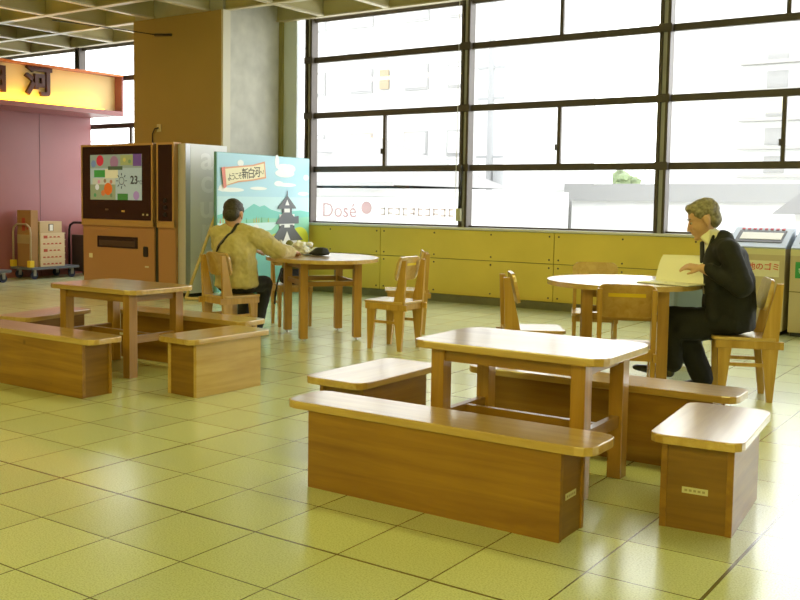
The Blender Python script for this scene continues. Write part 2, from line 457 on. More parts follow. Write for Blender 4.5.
vs = [rf.bm.verts.new(v) for v in ((-7.8, -0.35, 1.78), (1.5, -0.35, 1.78), (1.5, 6.4, 1.78), (-7.8, 6.4, 1.78), (-7.8, 3.0, 3.3), (-1.3, 3.0, 3.3))]
for f in ((0, 1, 5, 4), (1, 2, 5), (2, 3, 4, 5), (3, 0, 4), (3, 2, 1, 0)): rf.bm.faces.new([vs[i] for i in f])
rf.build('roof', OUTG, sh)
MB().box(-7.8, 1.5, -0.42, -0.36, 1.76, 1.86).build('gutter', OUTM, sh)
PINK = mat('faded_pink_sign', (0.240, 0.152, 0.148), 0.7); PALES = mat('faded_sign_letters', (0.264, 0.216, 0.188), 0.7)
sg = MB().box(-3.0, 3.4, -0.08, -0.02, 0.75, 1.45).build('sign_board', OUTW, sh)
text('Dosé', 0.56, facing((-0.50, -0.09, 1.07), (1, 0, 0), (0, 0, 1)), 0.003, PINK, sg)
text('●', 0.46, facing((0.43, -0.09, 1.14), (1, 0, 0), (0, 0, 1)), 0.003, PINK, sg)
lb = MB()
for i in range(10):
    x0 = 0.9+i*0.235
    lb.box(x0, x0+0.15, -0.095, -0.085, 0.98+0.04*(i % 3 == 1), 1.02+0.04*(i % 3 == 1)).box(x0+0.11-0.1*(i % 2), x0+0.14-0.1*(i % 2), -0.095, -0.085, 0.99, 1.19).box(x0+0.0, x0+0.15, -0.095, -0.085, 1.14, 1.18)
lb.build('faded_lettering', PALES, sg)
b3 = thing('apartment_building', 'white apartment block with many balconies far outside the right window bay', 'building', (-9.5, 60, -0.1))
MB().box(-8, 11, 0, 10, 0, 15).build('wall', OUTW, b3)
for fz in (3.0, 4.7, 6.4, 8.1, 9.8):
    o = MB().box(-3.5, 8, -0.6, 0.02, fz, fz+0.22).build('balcony', mat('outdoor_pale_slab', (0.256, 0.252, 0.240), 0.8), b3)
    for wx in (-2, 1, 4.5): MB().box(wx, wx+1.2, -0.05, 0.02, fz+0.3, fz+1.3).build('window', mat('outdoor_pale_pane', (0.264, 0.262, 0.258), 0.8), b3)
hs = thing('house', 'grey gabled house just outside the window at the far right', 'house', (1.3, 19, -0.1))
MB().box(-2.2, 3, 0, 5, 0, 1.3).build('wall', OUTW, hs)
MB().prism([(-2.6, 1.2), (3.2, 1.2), (3.2, 2.5), (-1.0, 2.5)], -0.3, 5.3,
           Matrix(((1, 0, 0, 0), (0, 0, 1, 0), (0, 1, 0, 0), (0, 0, 0, 1)))).build('roof', mat('house_roof_grey', (0.176, 0.174, 0.178), 0.8), hs)
lw = thing('warehouse', 'long low white warehouse with grey roof band outside the middle window bay', 'building', (-12.5, 33, -0.1))
MB().box(0.5, 9, 0, 8, 0, 1.45).build('wall', OUTW, lw)
MB().box(0.3, 9.2, -0.3, 8.3, 1.45, 2.1).build('roof', mat('warehouse_roof', (0.204, 0.204, 0.204), 0.8), lw)
LEAF = mat('grey_green_leaves', (0.160, 0.208, 0.104), 0.7, noise=0.35, nscale=3)  # plain leaf green, tone varied by noise
def tree(loc, r, hc, label):
    t = thing('tree', label, 'tree', loc)
    mb = MB()
    for i in range(14):
        a = random.random()*6.28; q = random.random()
        mb.ball((math.cos(a)*r*0.6*q, math.sin(a)*r*0.6*q, hc+random.uniform(-.4, .4)*r), r*random.uniform(.3, .5), 2)
    for v in mb.bm.verts: v.co += Vector((random.uniform(-1, 1), random.uniform(-1, 1), random.uniform(-1, 1)))*r*0.06
    mb.build('foliage', LEAF, t)
    MB().cyl((0, 0, 0), (0, 0, hc), r*0.12, r*0.08).build('trunk', mat('tree_trunk', (0.3, 0.2, 0.12), 0.9), t)
tree((-17.6, 46, -0.1), 1.5, 3.7, 'round green tree rising above the warehouse roof')
tree((-13.7, 43, -0.1), 0.9, 2.2, 'small green tree peeking over the warehouse roof at its right end')
up = thing('utility_pole', 'grey utility pole with crossarms seen through the middle window bay', 'utility pole', (-11.86, 26, -0.1))
PG = mat('pole_grey', (0.240, 0.244, 0.250), 0.8)
MB().cyl((0, 0, 0), (0, 0, 8.5), 0.13, 0.10).build('pole', PG, up)
for z in (5.7, 4.7, 2.8): MB().box(-0.5, 0.5, -0.05, 0.05, z, z+0.09).build('crossarm', PG, up)
MB().cyl((0.32, 0, 1.9), (0.32, 0, 2.6), 0.18).build('transformer', PG, up)
for z, lab in ((5.6, 'thin power line sloping across the sky, upper of two'), (2.6, 'thin power line sloping across the view, lower of two')):
    tag(MB().tube([(-12.1, 25.9, z), (-16.0, 17.6, z+0.15), (-27, 11.5, z+0.5)], 0.014, 6).build('power_line', PG), lab, 'cable')

# ------------------------------------------------------------------ benches and rectangular tables
def make_bench(L=1.45, D=0.29, base=1.22, bd=0.24, H=0.39, knotty=False, label='', loc=(0, 0, 0), rz=0, cat='bench', name='wooden_bench', group=None, plate=None, rr=0.07, side=None):
    t = thing(name, label, cat, loc, rz, group)
    T = 0.036
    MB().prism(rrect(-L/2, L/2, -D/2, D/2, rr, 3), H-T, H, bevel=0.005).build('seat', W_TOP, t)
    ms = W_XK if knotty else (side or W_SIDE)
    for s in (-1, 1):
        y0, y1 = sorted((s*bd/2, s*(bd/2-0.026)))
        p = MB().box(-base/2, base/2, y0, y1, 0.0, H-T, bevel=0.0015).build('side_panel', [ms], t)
        MB().box(-base/2, base/2, y0+0.001, y1-0.001, 0.0, 0.001)
    for s in (-1, 1):
        x0, x1 = sorted((s*(base/2-0.006), s*(base/2-0.03)))
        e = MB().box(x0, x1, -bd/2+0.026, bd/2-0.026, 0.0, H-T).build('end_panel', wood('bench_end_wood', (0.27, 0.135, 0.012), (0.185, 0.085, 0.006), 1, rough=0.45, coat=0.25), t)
        if plate and plate == s:
            q = MB(); q.box(s*(base/2-0.006), s*(base/2-0.004), -0.055, 0.045, 0.15, 0.175)
            q.mi = 1
            for k in range(5): q.box(s*(base/2-0.006), s*(base/2-0.0034), -0.045+0.017*k, -0.034+0.017*k, 0.158, 0.167)
            o = q.build('number_plate', [STICKER, mat('faded_print', (0.35, 0.30, 0.2), 0.6)], e); o['label'] = 'small cream number plate'
    return t
# front seating group
make_bench(L=1.48, label='long wooden bench nearest the camera, with small cream plate on its right end', loc=(1.590, 0.722, 0), rz=R(0.6), plate=1, group='long benches')
make_bench(label='long wooden bench behind the front rectangular table', loc=(1.765, 2.06, 0), rz=R(1.2), group='long benches')
st = make_bench(L=0.74, D=0.36, base=0.60, bd=0.28, label='short wooden bench at the right of the front table, cream plate on its end', loc=(2.548, 1.365, 0), rz=R(-85.0), plate=1, name='short_bench', group='short benches', rr=0.06)
make_bench(L=0.78, D=0.37, base=0.60, bd=0.28, label='short wooden bench at the left of the front table, partly behind the nearest bench', loc=(0.735, 1.47, 0), rz=R(90), name='short_bench', group='short benches', rr=0.06)
# left seating group
make_bench(label='long knotty wooden bench at the left edge, nearest of the left group', loc=(-1.975, 1.322, 0), rz=R(0), knotty=True, group='long benches')
make_bench(label='long wooden bench behind the left rectangular table', loc=(-1.89, 2.62, 0), rz=R(1.5), group='long benches')
make_bench(L=0.75, D=0.36, base=0.60, bd=0.275, label='short wooden bench at the right of the left rectangular table', loc=(-0.94, 1.975, 0), rz=R(88), side=wood('glare_worn_bench_side', (0.66, 0.46, 0.17), (0.52, 0.33, 0.09), 0, rough=0.35, coat=0.5), name='short_bench', group='short benches', rr=0.06)  # side panels paler: window glare put into the worn wood colour
make_bench(L=0.75, D=0.335, base=0.60, bd=0.255, label='short wooden bench at the left of the left rectangular table, cut by the photo edge', loc=(-2.76, 1.96, 0), rz=R(102), name='short_bench', group='short benches', rr=0.06)

def make_table(loc, rz, label, H=0.64, L=0.97, D=0.63):
    t = thing('rectangular_table', label, 'table', loc, rz, 'rectangular wooden tables')
    MB().prism(rrect(-L/2, L/2, -D/2, D/2, 0.085, 3), H-0.036, H, bevel=0.005).build('table_top', W_TOP, t)
    lx, ly = 0.355, 0.225
    for sx in (-1, 1):
        for sy in (-1, 1):
            MB().box(sx*lx-0.034, sx*lx+0.034, sy*ly-0.038, sy*ly+0.038, 0, H-0.036, bevel=0.003).build('leg', W_Z, t)
    for s in (-1, 1):
        MB().box(-lx+0.034, lx-0.034, s*ly-0.012+s*0.012, s*ly+0.012+s*0.012, H-0.096, H-0.036).build('long_apron', W_X, t)
        MB().box(s*lx-0.012, s*lx+0.012, -ly+0.038, ly-0.038, H-0.096, H-0.036).build('short_apron', W_Y, t)
    for s in (-1, 1):
        MB().box(s*lx-0.018, s*lx+0.018, -ly+0.038, ly-0.038, 0.245, 0.30, bevel=0.002).build('stretcher', W_Y, t)
    MB().box(-lx+0.018, lx-0.018, -0.018, 0.018, 0.25, 0.295, bevel=0.002).build('stretcher', W_X, t)
    return t
make_table((1.675, 1.41, 0), R(0), 'front rectangular wooden table with the glare of the window on its top')
tb = make_table((-2.06, 2.12, 0), R(0), 'left rectangular wooden table between the left benches, darker top')
o = MB().box(0.0, 0.12, -0.0205, -0.018, 0.258, 0.276).build('number_plate', STICKER, tb); o['label'] = 'small cream plate'

def make_round(loc, rz, label, rx, ry, lx, ly, H=0.755):
    t = thing('round_table', label, 'table', loc, rz, 'round wooden tables')
    pts = [(rx*math.cos(R(a)), ry*math.sin(R(a))) for a in range(0, 360, 6)]
    MB().prism(pts, H-0.034, H, bevel=0.006).build('table_top', W_TOP, t)
    for sx in (-1, 1):
        for sy in (-1, 1):
            l = MB().box(sx*lx-0.036, sx*lx+0.036, sy*ly-0.036, sy*ly+0.036, 0.022, H-0.034, bevel=0.003).build('leg', W_Z, t)
            MB().cyl((sx*lx, sy*ly, 0), (sx*lx, sy*ly, 0.024), 0.016, 0.008, 10).build('glide', mat('steel_glide', (0.5, 0.5, 0.5), 0.3, metal=1), l)
    for z0, z1, nm in ((H-0.10, H-0.034, 'apron'), (0.50, 0.545, 'shelf_rail')):
        for s in (-1, 1):
            MB().box(-lx+0.036, lx-0.036, s*ly-0.011, s*ly+0.011, z0, z1).build(nm, W_X, t)
            MB().box(s*lx-0.011, s*lx+0.011, -ly+0.036, ly-0.036, z0, z1).build(nm, W_Y, t)
    return t
RT1 = Vector((-2.02, 4.517, 0)); RT2 = Vector((1.19, 3.87, 0))
make_round(RT1, R(142.7), 'round wooden table on the left where the man in the tan shirt sits', 0.66, 0.525, 0.325, 0.255)
make_round(RT2, R(24), 'round wooden table on the right holding the open booklet', 0.53, 0.53, 0.25, 0.25)

# ------------------------------------------------------------------ chairs
def xz(pts, y0, y1, mb=None, bevel=0.0):
    mb = mb or MB()
    mb.prism([(p[0], p[1]) for p in pts], y0, y1, Matrix(((1, 0, 0, 0), (0, 0, 1, 0), (0, 1, 0, 0), (0, 0, 0, 1))), bevel)
    return mb
def make_chair(label, loc, rz, strip=True):
    t = thing('wooden_chair', label, 'chair', loc, R(rz), 'small wooden chairs at the round tables')
    MB().prism(rrect(-0.175, 0.235, -0.18, 0.18, 0.035, 3), 0.405, 0.427, bevel=0.004).build('seat', W_SEAT, t)
    for s in (-1, 1):
        y0, y1 = sorted((s*0.172, s*0.144))
        xz([(0.105, 0.405), (0.20, 0.405), (0.188, 0.0), (0.148, 0.0)], y0, y1, bevel=0.002).build('front_leg', W_CH, t)
        # rear leg and back upright in one piece
        xz([(-0.155, 0), (-0.117, 0), (-0.075, 0.345), (-0.075, 0.43), (-0.155, 0.785), (-0.195, 0.785), (-0.178, 0.42), (-0.178, 0.345)], y0-0.0, y1, bevel=0.002).build('back_leg', W_CH, t)
        MB().box(-0.21, 0.212, *sorted((s*0.178, s*0.158)), 0.352, 0.404, bevel=0.002).build('seat_rail', W_CH, t)
        MB().box(-0.13, 0.155, s*0.158-0.009, s*0.158+0.009, 0.232, 0.256).build('stretcher', W_CH, t)
    MB().box(0.14, 0.162, -0.144, 0.144, 0.352, 0.404).build('front_rail', W_CH, t)
    MB().box(-0.165, -0.14, -0.144, 0.144, 0.352, 0.404).build('back_rail', W_CH, t)
    # backrest on the sitter's side of the uprights
    tilt = math.atan2(0.08, 0.355)
    mx = Matrix.Translation((-0.108, 0, 0.708)) @ Matrix.Rotation(-tilt, 4, 'Y') @ facing((0, 0, 0), (0, 1, 0), (0, 0, 1))
    b = MB().prism(rrect(-0.18, 0.18, -0.105, 0.105, 0.055, 5), -0.011, 0.011, mx, bevel=0.004).build('backrest', W_SEAT, t)
    if strip:
        st = MB().prism([(-0.11, 0.028), (0.11, 0.028), (0.11, 0.05), (-0.11, 0.05)], -0.0135, -0.011, mx).build('yellow_strip', YELLOWS, b)
        st['label'] = 'yellow sticker strip'
    return t
c1 = make_chair('wooden chair with yellow back sticker right of the left round table, nearer of two', (-1.03, 4.32, 0), 182)
c2 = dup(c1, (-1.52, 5.27, 0), R(215), 'wooden chair half hidden behind the chair right of the left round table')
c3 = dup(c1, (0.70, 3.385, 0), R(33), 'wooden chair seen edge-on at the left of the right round table')
c4 = dup(c1, (1.53, 3.03, 0), R(112), 'wooden chair with its back to the camera, in front of the right round table')
c5 = dup(c1, (0.64, 4.70, 0), R(-66), 'wooden chair on the window side of the right round table, facing the camera')
c6 = dup(c1, (1.99, 4.04, 0), R(203), 'wooden chair the grey-haired man in the dark suit sits on')
c7 = dup(c1, (-2.44, 3.69, 0), R(78), 'wooden chair the man in the tan shirt sits on')
c8 = dup(c1, (-2.76, 4.95, 0), R(-36), 'wooden chair holding the black and olive bag behind the left round table')

for c_ in (c2, c3, c5, c6, c7, c8):      # only two chairs show the sticker
    for b_ in c_.children:
        for g_ in list(b_.children):
            if g_.name.startswith('yellow_strip'): bpy.data.objects.remove(g_)
# ------------------------------------------------------------------ people
SKIN = mat('skin', (0.55, 0.33, 0.22), 0.55, noise=0.05, nscale=20)
SKIN2 = mat('skin_tanned', (0.48, 0.27, 0.17), 0.55, noise=0.05, nscale=20)
HS = 1.12
def head_parts(mb, hc, fw, ft=0.0):
    """skull, face and neck in the person's local frame; fw = horizontal face direction, ft = downward tilt"""
    x = Vector(fw).normalized(); x = (x*math.cos(ft)+Vector((0, 0, -math.sin(ft)))).normalized()
    y = Vector((0, 0, 1)).cross(x).normalized(); z = x.cross(y)
    Q = Matrix((x, y, z)).transposed()
    P = lambda a, b, c: Vector(hc)+Q @ (Vector((a, b, c))*HS)
    def ell(c, r):
        ret = bmesh.ops.create_icosphere(mb.bm, subdivisions=3, radius=1.0)
        for v in ret['verts']: v.co = Vector(hc)+Q @ (Vector((c[0]+v.co.x*r[0], c[1]+v.co.y*r[1], c[2]+v.co.z*r[2]))*HS)
    ell((-0.012, 0, 0.03), (0.092, 0.074, 0.088))
    ell((0.018, 0, -0.02), (0.072, 0.062, 0.085))
    ell((0.035, 0, -0.075), (0.045, 0.043, 0.035))
    ell((0.066, 0, 0.028), (0.016, 0.05, 0.012))
    ell((0.062, 0.03, -0.025), (0.02, 0.022, 0.022)); ell((0.062, -0.03, -0.025), (0.02, 0.022, 0.022))
    mb.hull([(P(0.085, 0, 0.012), 0.007), (P(0.105, 0, -0.028), 0.010), (P(0.082, 0, -0.034), 0.012)], 1)
    mb.hull([(P(0.098, 0.010, -0.032), 0.008), (P(0.098, -0.010, -0.032), 0.008)], 1)
    ell((0.083, 0, -0.052), (0.010, 0.024, 0.006)); ell((0.080, 0, -0.064), (0.010, 0.020, 0.006))
    ell((0.070, 0, -0.092), (0.020, 0.022, 0.014))
    for s in (-1, 1):
        ell((-0.008, s*0.078, -0.005), (0.020, 0.009, 0.032)); ell((-0.004, s*0.078, -0.03), (0.010, 0.008, 0.012))
    return P, Q
def hair_parts(mb, P, Q, hc):
    def ell(c, r):
        ret = bmesh.ops.create_icosphere(mb.bm, subdivisions=3, radius=1.0)
        for v in ret['verts']: v.co = Vector(hc)+Q @ (Vector((c[0]+v.co.x*r[0], c[1]+v.co.y*r[1], c[2]+v.co.z*r[2]))*HS)
    ell((-0.022, 0, 0.052), (0.094, 0.080, 0.078))
    ell((0.028, 0, 0.092), (0.050, 0.062, 0.030))
    ell((-0.052, 0, 0.0), (0.056, 0.072, 0.072))
    ell((-0.054, 0, -0.035), (0.034, 0.054, 0.030))
    for s in (-1, 1): ell((0.012, s*0.066, 0.045), (0.030, 0.014, 0.03))
def hand(mb, w, d, up, side=1, curl=0.6, L=0.17):
    """palm and five fingers from wrist w, pointing along d, back of hand towards up, thumb to side"""
    w = Vector(w); d = Vector(d).normalized(); up = Vector(up).normalized()
    s = d.cross(up).normalized()*side; up = s.cross(d)*side
    if up.dot(Vector((0, 0, 1))) < 0: pass
    P = lambda a, b, c: w+d*a+s*b+up*c
    mb.hull([(P(0.0, 0.012, 0), 0.017), (P(0.0, -0.012, 0), 0.017), (P(0.085, 0.032, 0), 0.011), (P(0.085, -0.030, 0), 0.010), (P(0.04, 0.03, 0), 0.014)], 1)
    for b, ln in ((0.030, 0.070), (0.010, 0.078), (-0.011, 0.073), (-0.030, 0.056)):
        p0 = P(0.075, b, 0); a = curl*0.5; p1 = p0+d*(ln*0.45*math.cos(a))-up*(ln*0.45*math.sin(a))
        a = curl*1.1; p2 = p1+d*(ln*0.32*math.cos(a))-up*(ln*0.32*math.sin(a))
        a = curl*1.6; p3 = p2+d*(ln*0.23*math.cos(a))-up*(ln*0.23*math.sin(a))
        for q0, q1, r0, r1 in ((p0, p1, 0.0095, 0.009), (p1, p2, 0.009, 0.0082), (p2, p3, 0.0082, 0.007)):
            mb.hull([(q0, r0), (q1, r1)], 1)
    t0 = P(0.025, 0.028, -0.004); t1 = P(0.055, 0.056, -0.012); t2 = P(0.082, 0.062, -0.022)
    mb.hull([(t0, 0.014), (t1, 0.011)], 1); mb.hull([(t1, 0.011), (t2, 0.008)], 1)
def eyes(parent, P, irises):
    for s in (-1, 1):
        e = MB(); c = P(0.073, s*0.028, 0.008); e.ball(c, 0.0095, 2)
        ir = P(0.0805, s*0.029, 0.007); e.mi = 1; e.ball(ir, 0.0048, 2)
        e.build('eye', [mat('eye_white', (0.4, 0.38, 0.34), 0.2), mat('iris_dark', (0.03, 0.02, 0.015), 0.2)], parent, smooth=True)
def brow(parent, P, m):
    for s in (-1, 1):
        MB().hull([(P(0.084, s*0.016, 0.032), 0.004), (P(0.074, s*0.045, 0.034), 0.0035)], 1).build('eyebrow', m, parent, smooth=True)
def limb(mb, pts):
    for (a, ra), (b, rb) in zip(pts, pts[1:]): mb.hull([(a, ra), (b, rb)], 2)

# man in the dark suit (local: +X forward, +Y his left)
p = thing('person', 'grey-haired man in a dark suit sitting and reading an open booklet at the round table', 'person', (1.885, 4.005, 0), R(203))
HC = Vector((0.19, 0.0, 1.19))
body = MB()
P, Q = head_parts(body, HC, (1, 0.05, 0), R(22))
limb(body, [((0.10, 0, 1.03), 0.062), ((0.17, 0, 1.12), 0.056), ((0.20, 0, 1.17), 0.055)])
body.hull([((-0.02, 0, 0.54), (0.09, 0.12, 0.06)), ((-0.01, 0, 0.75), (0.105, 0.145, 0.1)), ((0.05, 0, 0.95), (0.10, 0.16, 0.08))])
body.hull([((0.07, 0.15, 1.00), 0.06), ((0.07, -0.15, 1.00), 0.06), ((0.04, 0, 0.90), (0.1, 0.14, 0.08))])
limb(body, [((0.06, 0.19, 1.00), 0.055), ((-0.045, 0.255, 0.76), 0.042), ((0.205, 0.16, 0.875), 0.030)])
limb(body, [((0.06, -0.19, 1.00), 0.055), ((0.02, -0.25, 0.77), 0.042), ((0.20, -0.15, 0.86), 0.030)])
hand(body, (0.205, 0.16, 0.875), (1, -0.22, 0.10), (0, 0.5, 1), side=-1, curl=0.55)
hand(body, (0.20, -0.15, 0.86), (1, 0.15, -0.05), (0, -0.4, 1), side=1, curl=0.6)
# near leg crossed and lifted, far leg planted
LK = ((0.375, -0.03, 0.52)); LA = (0.36, -0.03, 0.185)
limb(body, [((0.0, 0.10, 0.515), 0.07), (LK, 0.058), (LA, 0.038)])
limb(body, [((0.0, -0.10, 0.515), 0.07), ((0.31, -0.12, 0.49), 0.058), ((0.14, -0.13, 0.09), 0.038)])
blob(body, 'body', SKIN, p, voxel=0.0065, smooth=2)
eyes(p, P, None)
GH = mat('grey_brown_hair', (0.21, 0.185, 0.13), 0.6, noise=0.5, nscale=45, bump=0.6)
brow(p, P, GH)
h = MB(); hair_parts(h, P, Q, HC); blob(h, 'hair', GH, p, voxel=0.008, smooth=2, noise=0.012, nsize=0.03)
SUIT = mat('dark_navy_suit', (0.006, 0.0065, 0.009), 0.8, noise=0.2, nscale=60)
shirt = MB()
shirt.hull([((0.105, 0, 1.065), 0.062), ((0.15, 0, 1.095), 0.060)])
shirt.hull([((0.155, 0.03, 0.70), 0.02), ((0.155, -0.03, 0.70), 0.02), ((0.145, 0.045, 1.01), 0.03), ((0.145, -0.045, 1.01), 0.03)])
shirt.hull([((0.19, 0.035, 1.075), 0.02), ((0.15, 0.05, 1.12), 0.012), ((0.16, 0.06, 1.04), 0.015)])
shirt.hull([((0.19, -0.035, 1.075), 0.02), ((0.15, -0.05, 1.12), 0.012), ((0.16, -0.06, 1.04), 0.015)])
blob(shirt, 'shirt', mat('white_shirt', (0.78, 0.76, 0.66), 0.7), p, voxel=0.008, smooth=3)
tie = MB().hull([((0.192, 0, 1.035), 0.014), ((0.178, 0, 0.82), 0.016), ((0.180, 0.0, 0.80), 0.018)], 2).build('necktie', mat('dark_tie', (0.02, 0.02, 0.035), 0.5), p, smooth=True)
j = MB()
j.hull([((-0.02, 0, 0.47), (0.150, 0.19, 0.035)), ((-0.02, 0, 0.62), (0.155, 0.185, 0.09)), ((-0.01, 0, 0.80), (0.145, 0.178, 0.1))])
j.hull([((-0.01, 0, 0.80), (0.145, 0.178, 0.1)), ((0.03, 0, 0.96), (0.135, 0.185, 0.08))])
j.hull([((0.055, 0.16, 1.0), 0.084), ((0.055, -0.16, 1.0), 0.084), ((0.03, 0, 0.93), (0.14, 0.17, 0.08))])
for s in (-1, 1):
    j.hull([((0.125, s*0.085, 0.995), 0.050), ((0.08, s*0.075, 1.065), 0.035), ((0.115, s*0.09, 0.74), 0.062), ((0.150, s*0.035, 0.80), 0.042), ((0.145, s*0.055, 0.93), 0.042), ((0.09, s*0.12, 1.02), 0.055)])
j.hull([((0.115, 0.06, 0.82), 0.062), ((0.115, -0.06, 0.82), 0.062), ((0.10, 0.1, 0.55), 0.07), ((0.10, -0.1, 0.55), 0.07)])
j.hull([((0.045, 0.16, 1.01), 0.064), ((0.055, 0.06, 1.075), 0.052), ((0.055, -0.06, 1.075), 0.052), ((0.045, -0.16, 1.01), 0.064)])
limb(j, [((0.05, 0.195, 1.0), 0.078), ((-0.045, 0.262, 0.77), 0.066), ((-0.03, 0.26, 0.755), 0.066), ((0.155, 0.18, 0.865), 0.047)])
limb(j, [((0.05, -0.195, 1.0), 0.078), ((0.02, -0.255, 0.77), 0.064), ((0.15, -0.17, 0.855), 0.047)])
jk = blob(j, 'jacket', SUIT, p, voxel=0.011, smooth=4, noise=0.016, nsize=0.09)
lp = MB()
for s in (-1, 1):
    lp.hull([((0.130, s*0.075, 1.085), 0.010), ((0.155, s*0.085, 1.0), 0.012), ((0.172, s*0.05, 0.95), 0.010), ((0.165, s*0.015, 0.80), 0.010), ((0.15, s*0.05, 0.80), 0.010)], 1)
lp.build('lapel', SUIT, jk, smooth=True)
tr = MB()
tr.hull([((-0.03, 0.08, 0.505), 0.082), ((-0.03, -0.08, 0.505), 0.082), ((0.08, 0, 0.52), (0.08, 0.14, 0.075))])
tr.hull([((0.06, 0.06, 0.46), 0.07), ((0.06, -0.10, 0.46), 0.07), ((0.30, 0.02, 0.44), 0.07), ((0.26, -0.12, 0.42), 0.08)])
limb(tr, [((0.0, 0.10, 0.515), 0.092), (LK, 0.078), ((0.37, -0.03, 0.34), 0.078), ((0.355, -0.03, 0.205), 0.074)])
limb(tr, [((0.0, -0.10, 0.515), 0.092), ((0.33, -0.12, 0.495), 0.080), ((0.22, -0.12, 0.28), 0.086), ((0.14, -0.13, 0.09), 0.078)])
blob(tr, 'trousers', SUIT, p, voxel=0.011, smooth=4, noise=0.014, nsize=0.08)
def shoe(parent, heel, toe, r=0.036, name='shoe', m=None):
    a = Vector(heel); b = Vector(toe); mid = a.lerp(b, 0.5)
    s = MB(); s.hull([(a, r), (a+Vector((0, 0, 0.03)), r*0.9), (mid, (0.045, r*1.1, r))]); s.hull([(mid, (0.045, r*1.1, r*0.95)), (b, (0.04, r*0.95, r*0.62))])
    o = blob(s, name, m or mat('black_shoe', (0.012, 0.011, 0.010), 0.3), parent, voxel=0.007, smooth=2)
    return o
shoe(p, (0.37, -0.03, 0.135), (0.58, -0.06, 0.155))
shoe(p, (0.13, -0.13, 0.040), (0.33, -0.14, 0.027))

# man in the tan shirt, seen from behind
q = thing('person', 'man in a loose tan shirt with black strap, back to the camera, left round table', 'person', (-2.46, 3.80, 0), R(104))
HC = Vector((0.02, 0.035, 1.145))
body = MB()
P, Q = head_parts(body, HC, (0.97, 0.12, 0), R(16))
limb(body, [((0.0, 0, 0.97), 0.062), ((0.0, 0.03, 1.05), 0.058), ((-0.005, 0.05, 1.10), 0.056)])
body.hull([((-0.02, 0, 0.53), (0.09, 0.13, 0.06)), ((-0.01, 0, 0.75), (0.11, 0.15, 0.1)), ((0.02, 0, 0.93), (0.10, 0.16, 0.08))])
body.hull([((0.02, 0.15, 0.97), 0.06), ((0.02, -0.15, 0.97), 0.06), ((0.0, 0, 0.88), (0.1, 0.14, 0.08))])
limb(body, [((0.02, 0.18, 0.97), 0.055), ((0.18, 0.26, 0.76), 0.042), ((0.36, 0.02, 0.80), 0.03)])
limb(body, [((0.02, -0.18, 0.97), 0.055), ((0.14, -0.385, 0.815), 0.042), ((0.38, -0.40, 0.80), 0.03)])
hand(body, (0.36, 0.02, 0.80), (1, -0.35, -0.12), (0, 0, 1), side=1, curl=0.5)
hand(body, (0.38, -0.40, 0.80), (1, 0.1, -0.10), (0, 0, 1), side=-1, curl=0.5)
limb(body, [((0.0, 0.10, 0.515), 0.07), ((0.42, 0.12, 0.48), 0.056), ((0.38, 0.13, 0.09), 0.038)])
limb(body, [((0.0, -0.10, 0.515), 0.07), ((0.40, -0.10, 0.48), 0.056), ((0.26, -0.09, 0.09), 0.038)])
blob(body, 'body', SKIN2, q, voxel=0.0065, smooth=2)
eyes(q, P, None)
BH = mat('black_short_hair', (0.035, 0.027, 0.018), 0.6, noise=0.5, nscale=60, bump=0.5)
brow(q, P, BH)
h = MB(); hair_parts(h, P, Q, HC); blob(h, 'hair', BH, q, voxel=0.008, smooth=2, noise=0.008, nsize=0.02)
TAN = mat('tan_cotton_shirt', (0.50, 0.42, 0.215), 0.85, noise=0.08, nscale=25)
j = MB()
j.hull([((0.0, -0.01, 0.50), (0.150, 0.215, 0.05)), ((-0.01, 0, 0.66), (0.150, 0.215, 0.09)), ((-0.02, 0, 0.80), (0.15, 0.22, 0.1))])
j.hull([((-0.02, 0, 0.80), (0.15, 0.22, 0.1)), ((-0.01, 0, 0.92), (0.135, 0.205, 0.08))])
j.hull([((0.0, 0.175, 0.965), 0.070), ((0.0, -0.175, 0.965), 0.070), ((-0.01, 0, 0.90), (0.135, 0.17, 0.08))])
j.hull([((0.0, 0.17, 0.975), 0.064), ((0.0, 0.06, 1.010), 0.058), ((0.0, -0.05, 1.010), 0.058), ((0.0, -0.17, 0.975), 0.064)])
j.hull([((-0.005, 0.02, 1.0), (0.075, 0.08, 0.03)), ((0.0, 0.035, 1.035), (0.070, 0.070, 0.02))])
limb(j, [((0.01, 0.19, 0.965), 0.080), ((0.17, 0.255, 0.77), 0.070), ((0.30, 0.09, 0.80), 0.052)])
limb(j, [((0.01, -0.19, 0.955), 0.088), ((0.08, -0.31, 0.87), 0.088), ((0.14, -0.385, 0.81), 0.080), ((0.31, -0.40, 0.80), 0.058)])
shirt_o = blob(j, 'shirt', TAN, q, voxel=0.010, smooth=2, noise=0.045, nsize=0.10)
tr = MB()
tr.hull([((-0.04, 0.08, 0.505), 0.08), ((-0.04, -0.08, 0.505), 0.08), ((0.08, 0, 0.51), (0.08, 0.14, 0.07))])
limb(tr, [((0.0, 0.10, 0.51), 0.09), ((0.42, 0.12, 0.49), 0.074), ((0.38, 0.13, 0.10), 0.058)])
limb(tr, [((0.0, -0.10, 0.51), 0.09), ((0.40, -0.10, 0.49), 0.074), ((0.26, -0.09, 0.10), 0.058)])
blob(tr, 'trousers', mat('black_trousers', (0.015, 0.015, 0.016), 0.8), q, voxel=0.011, smooth=3, noise=0.012, nsize=0.08)
shoe(q, (0.37, 0.13, 0.040), (0.56, 0.14, 0.027)); shoe(q, (0.25, -0.09, 0.040), (0.44, -0.09, 0.027))
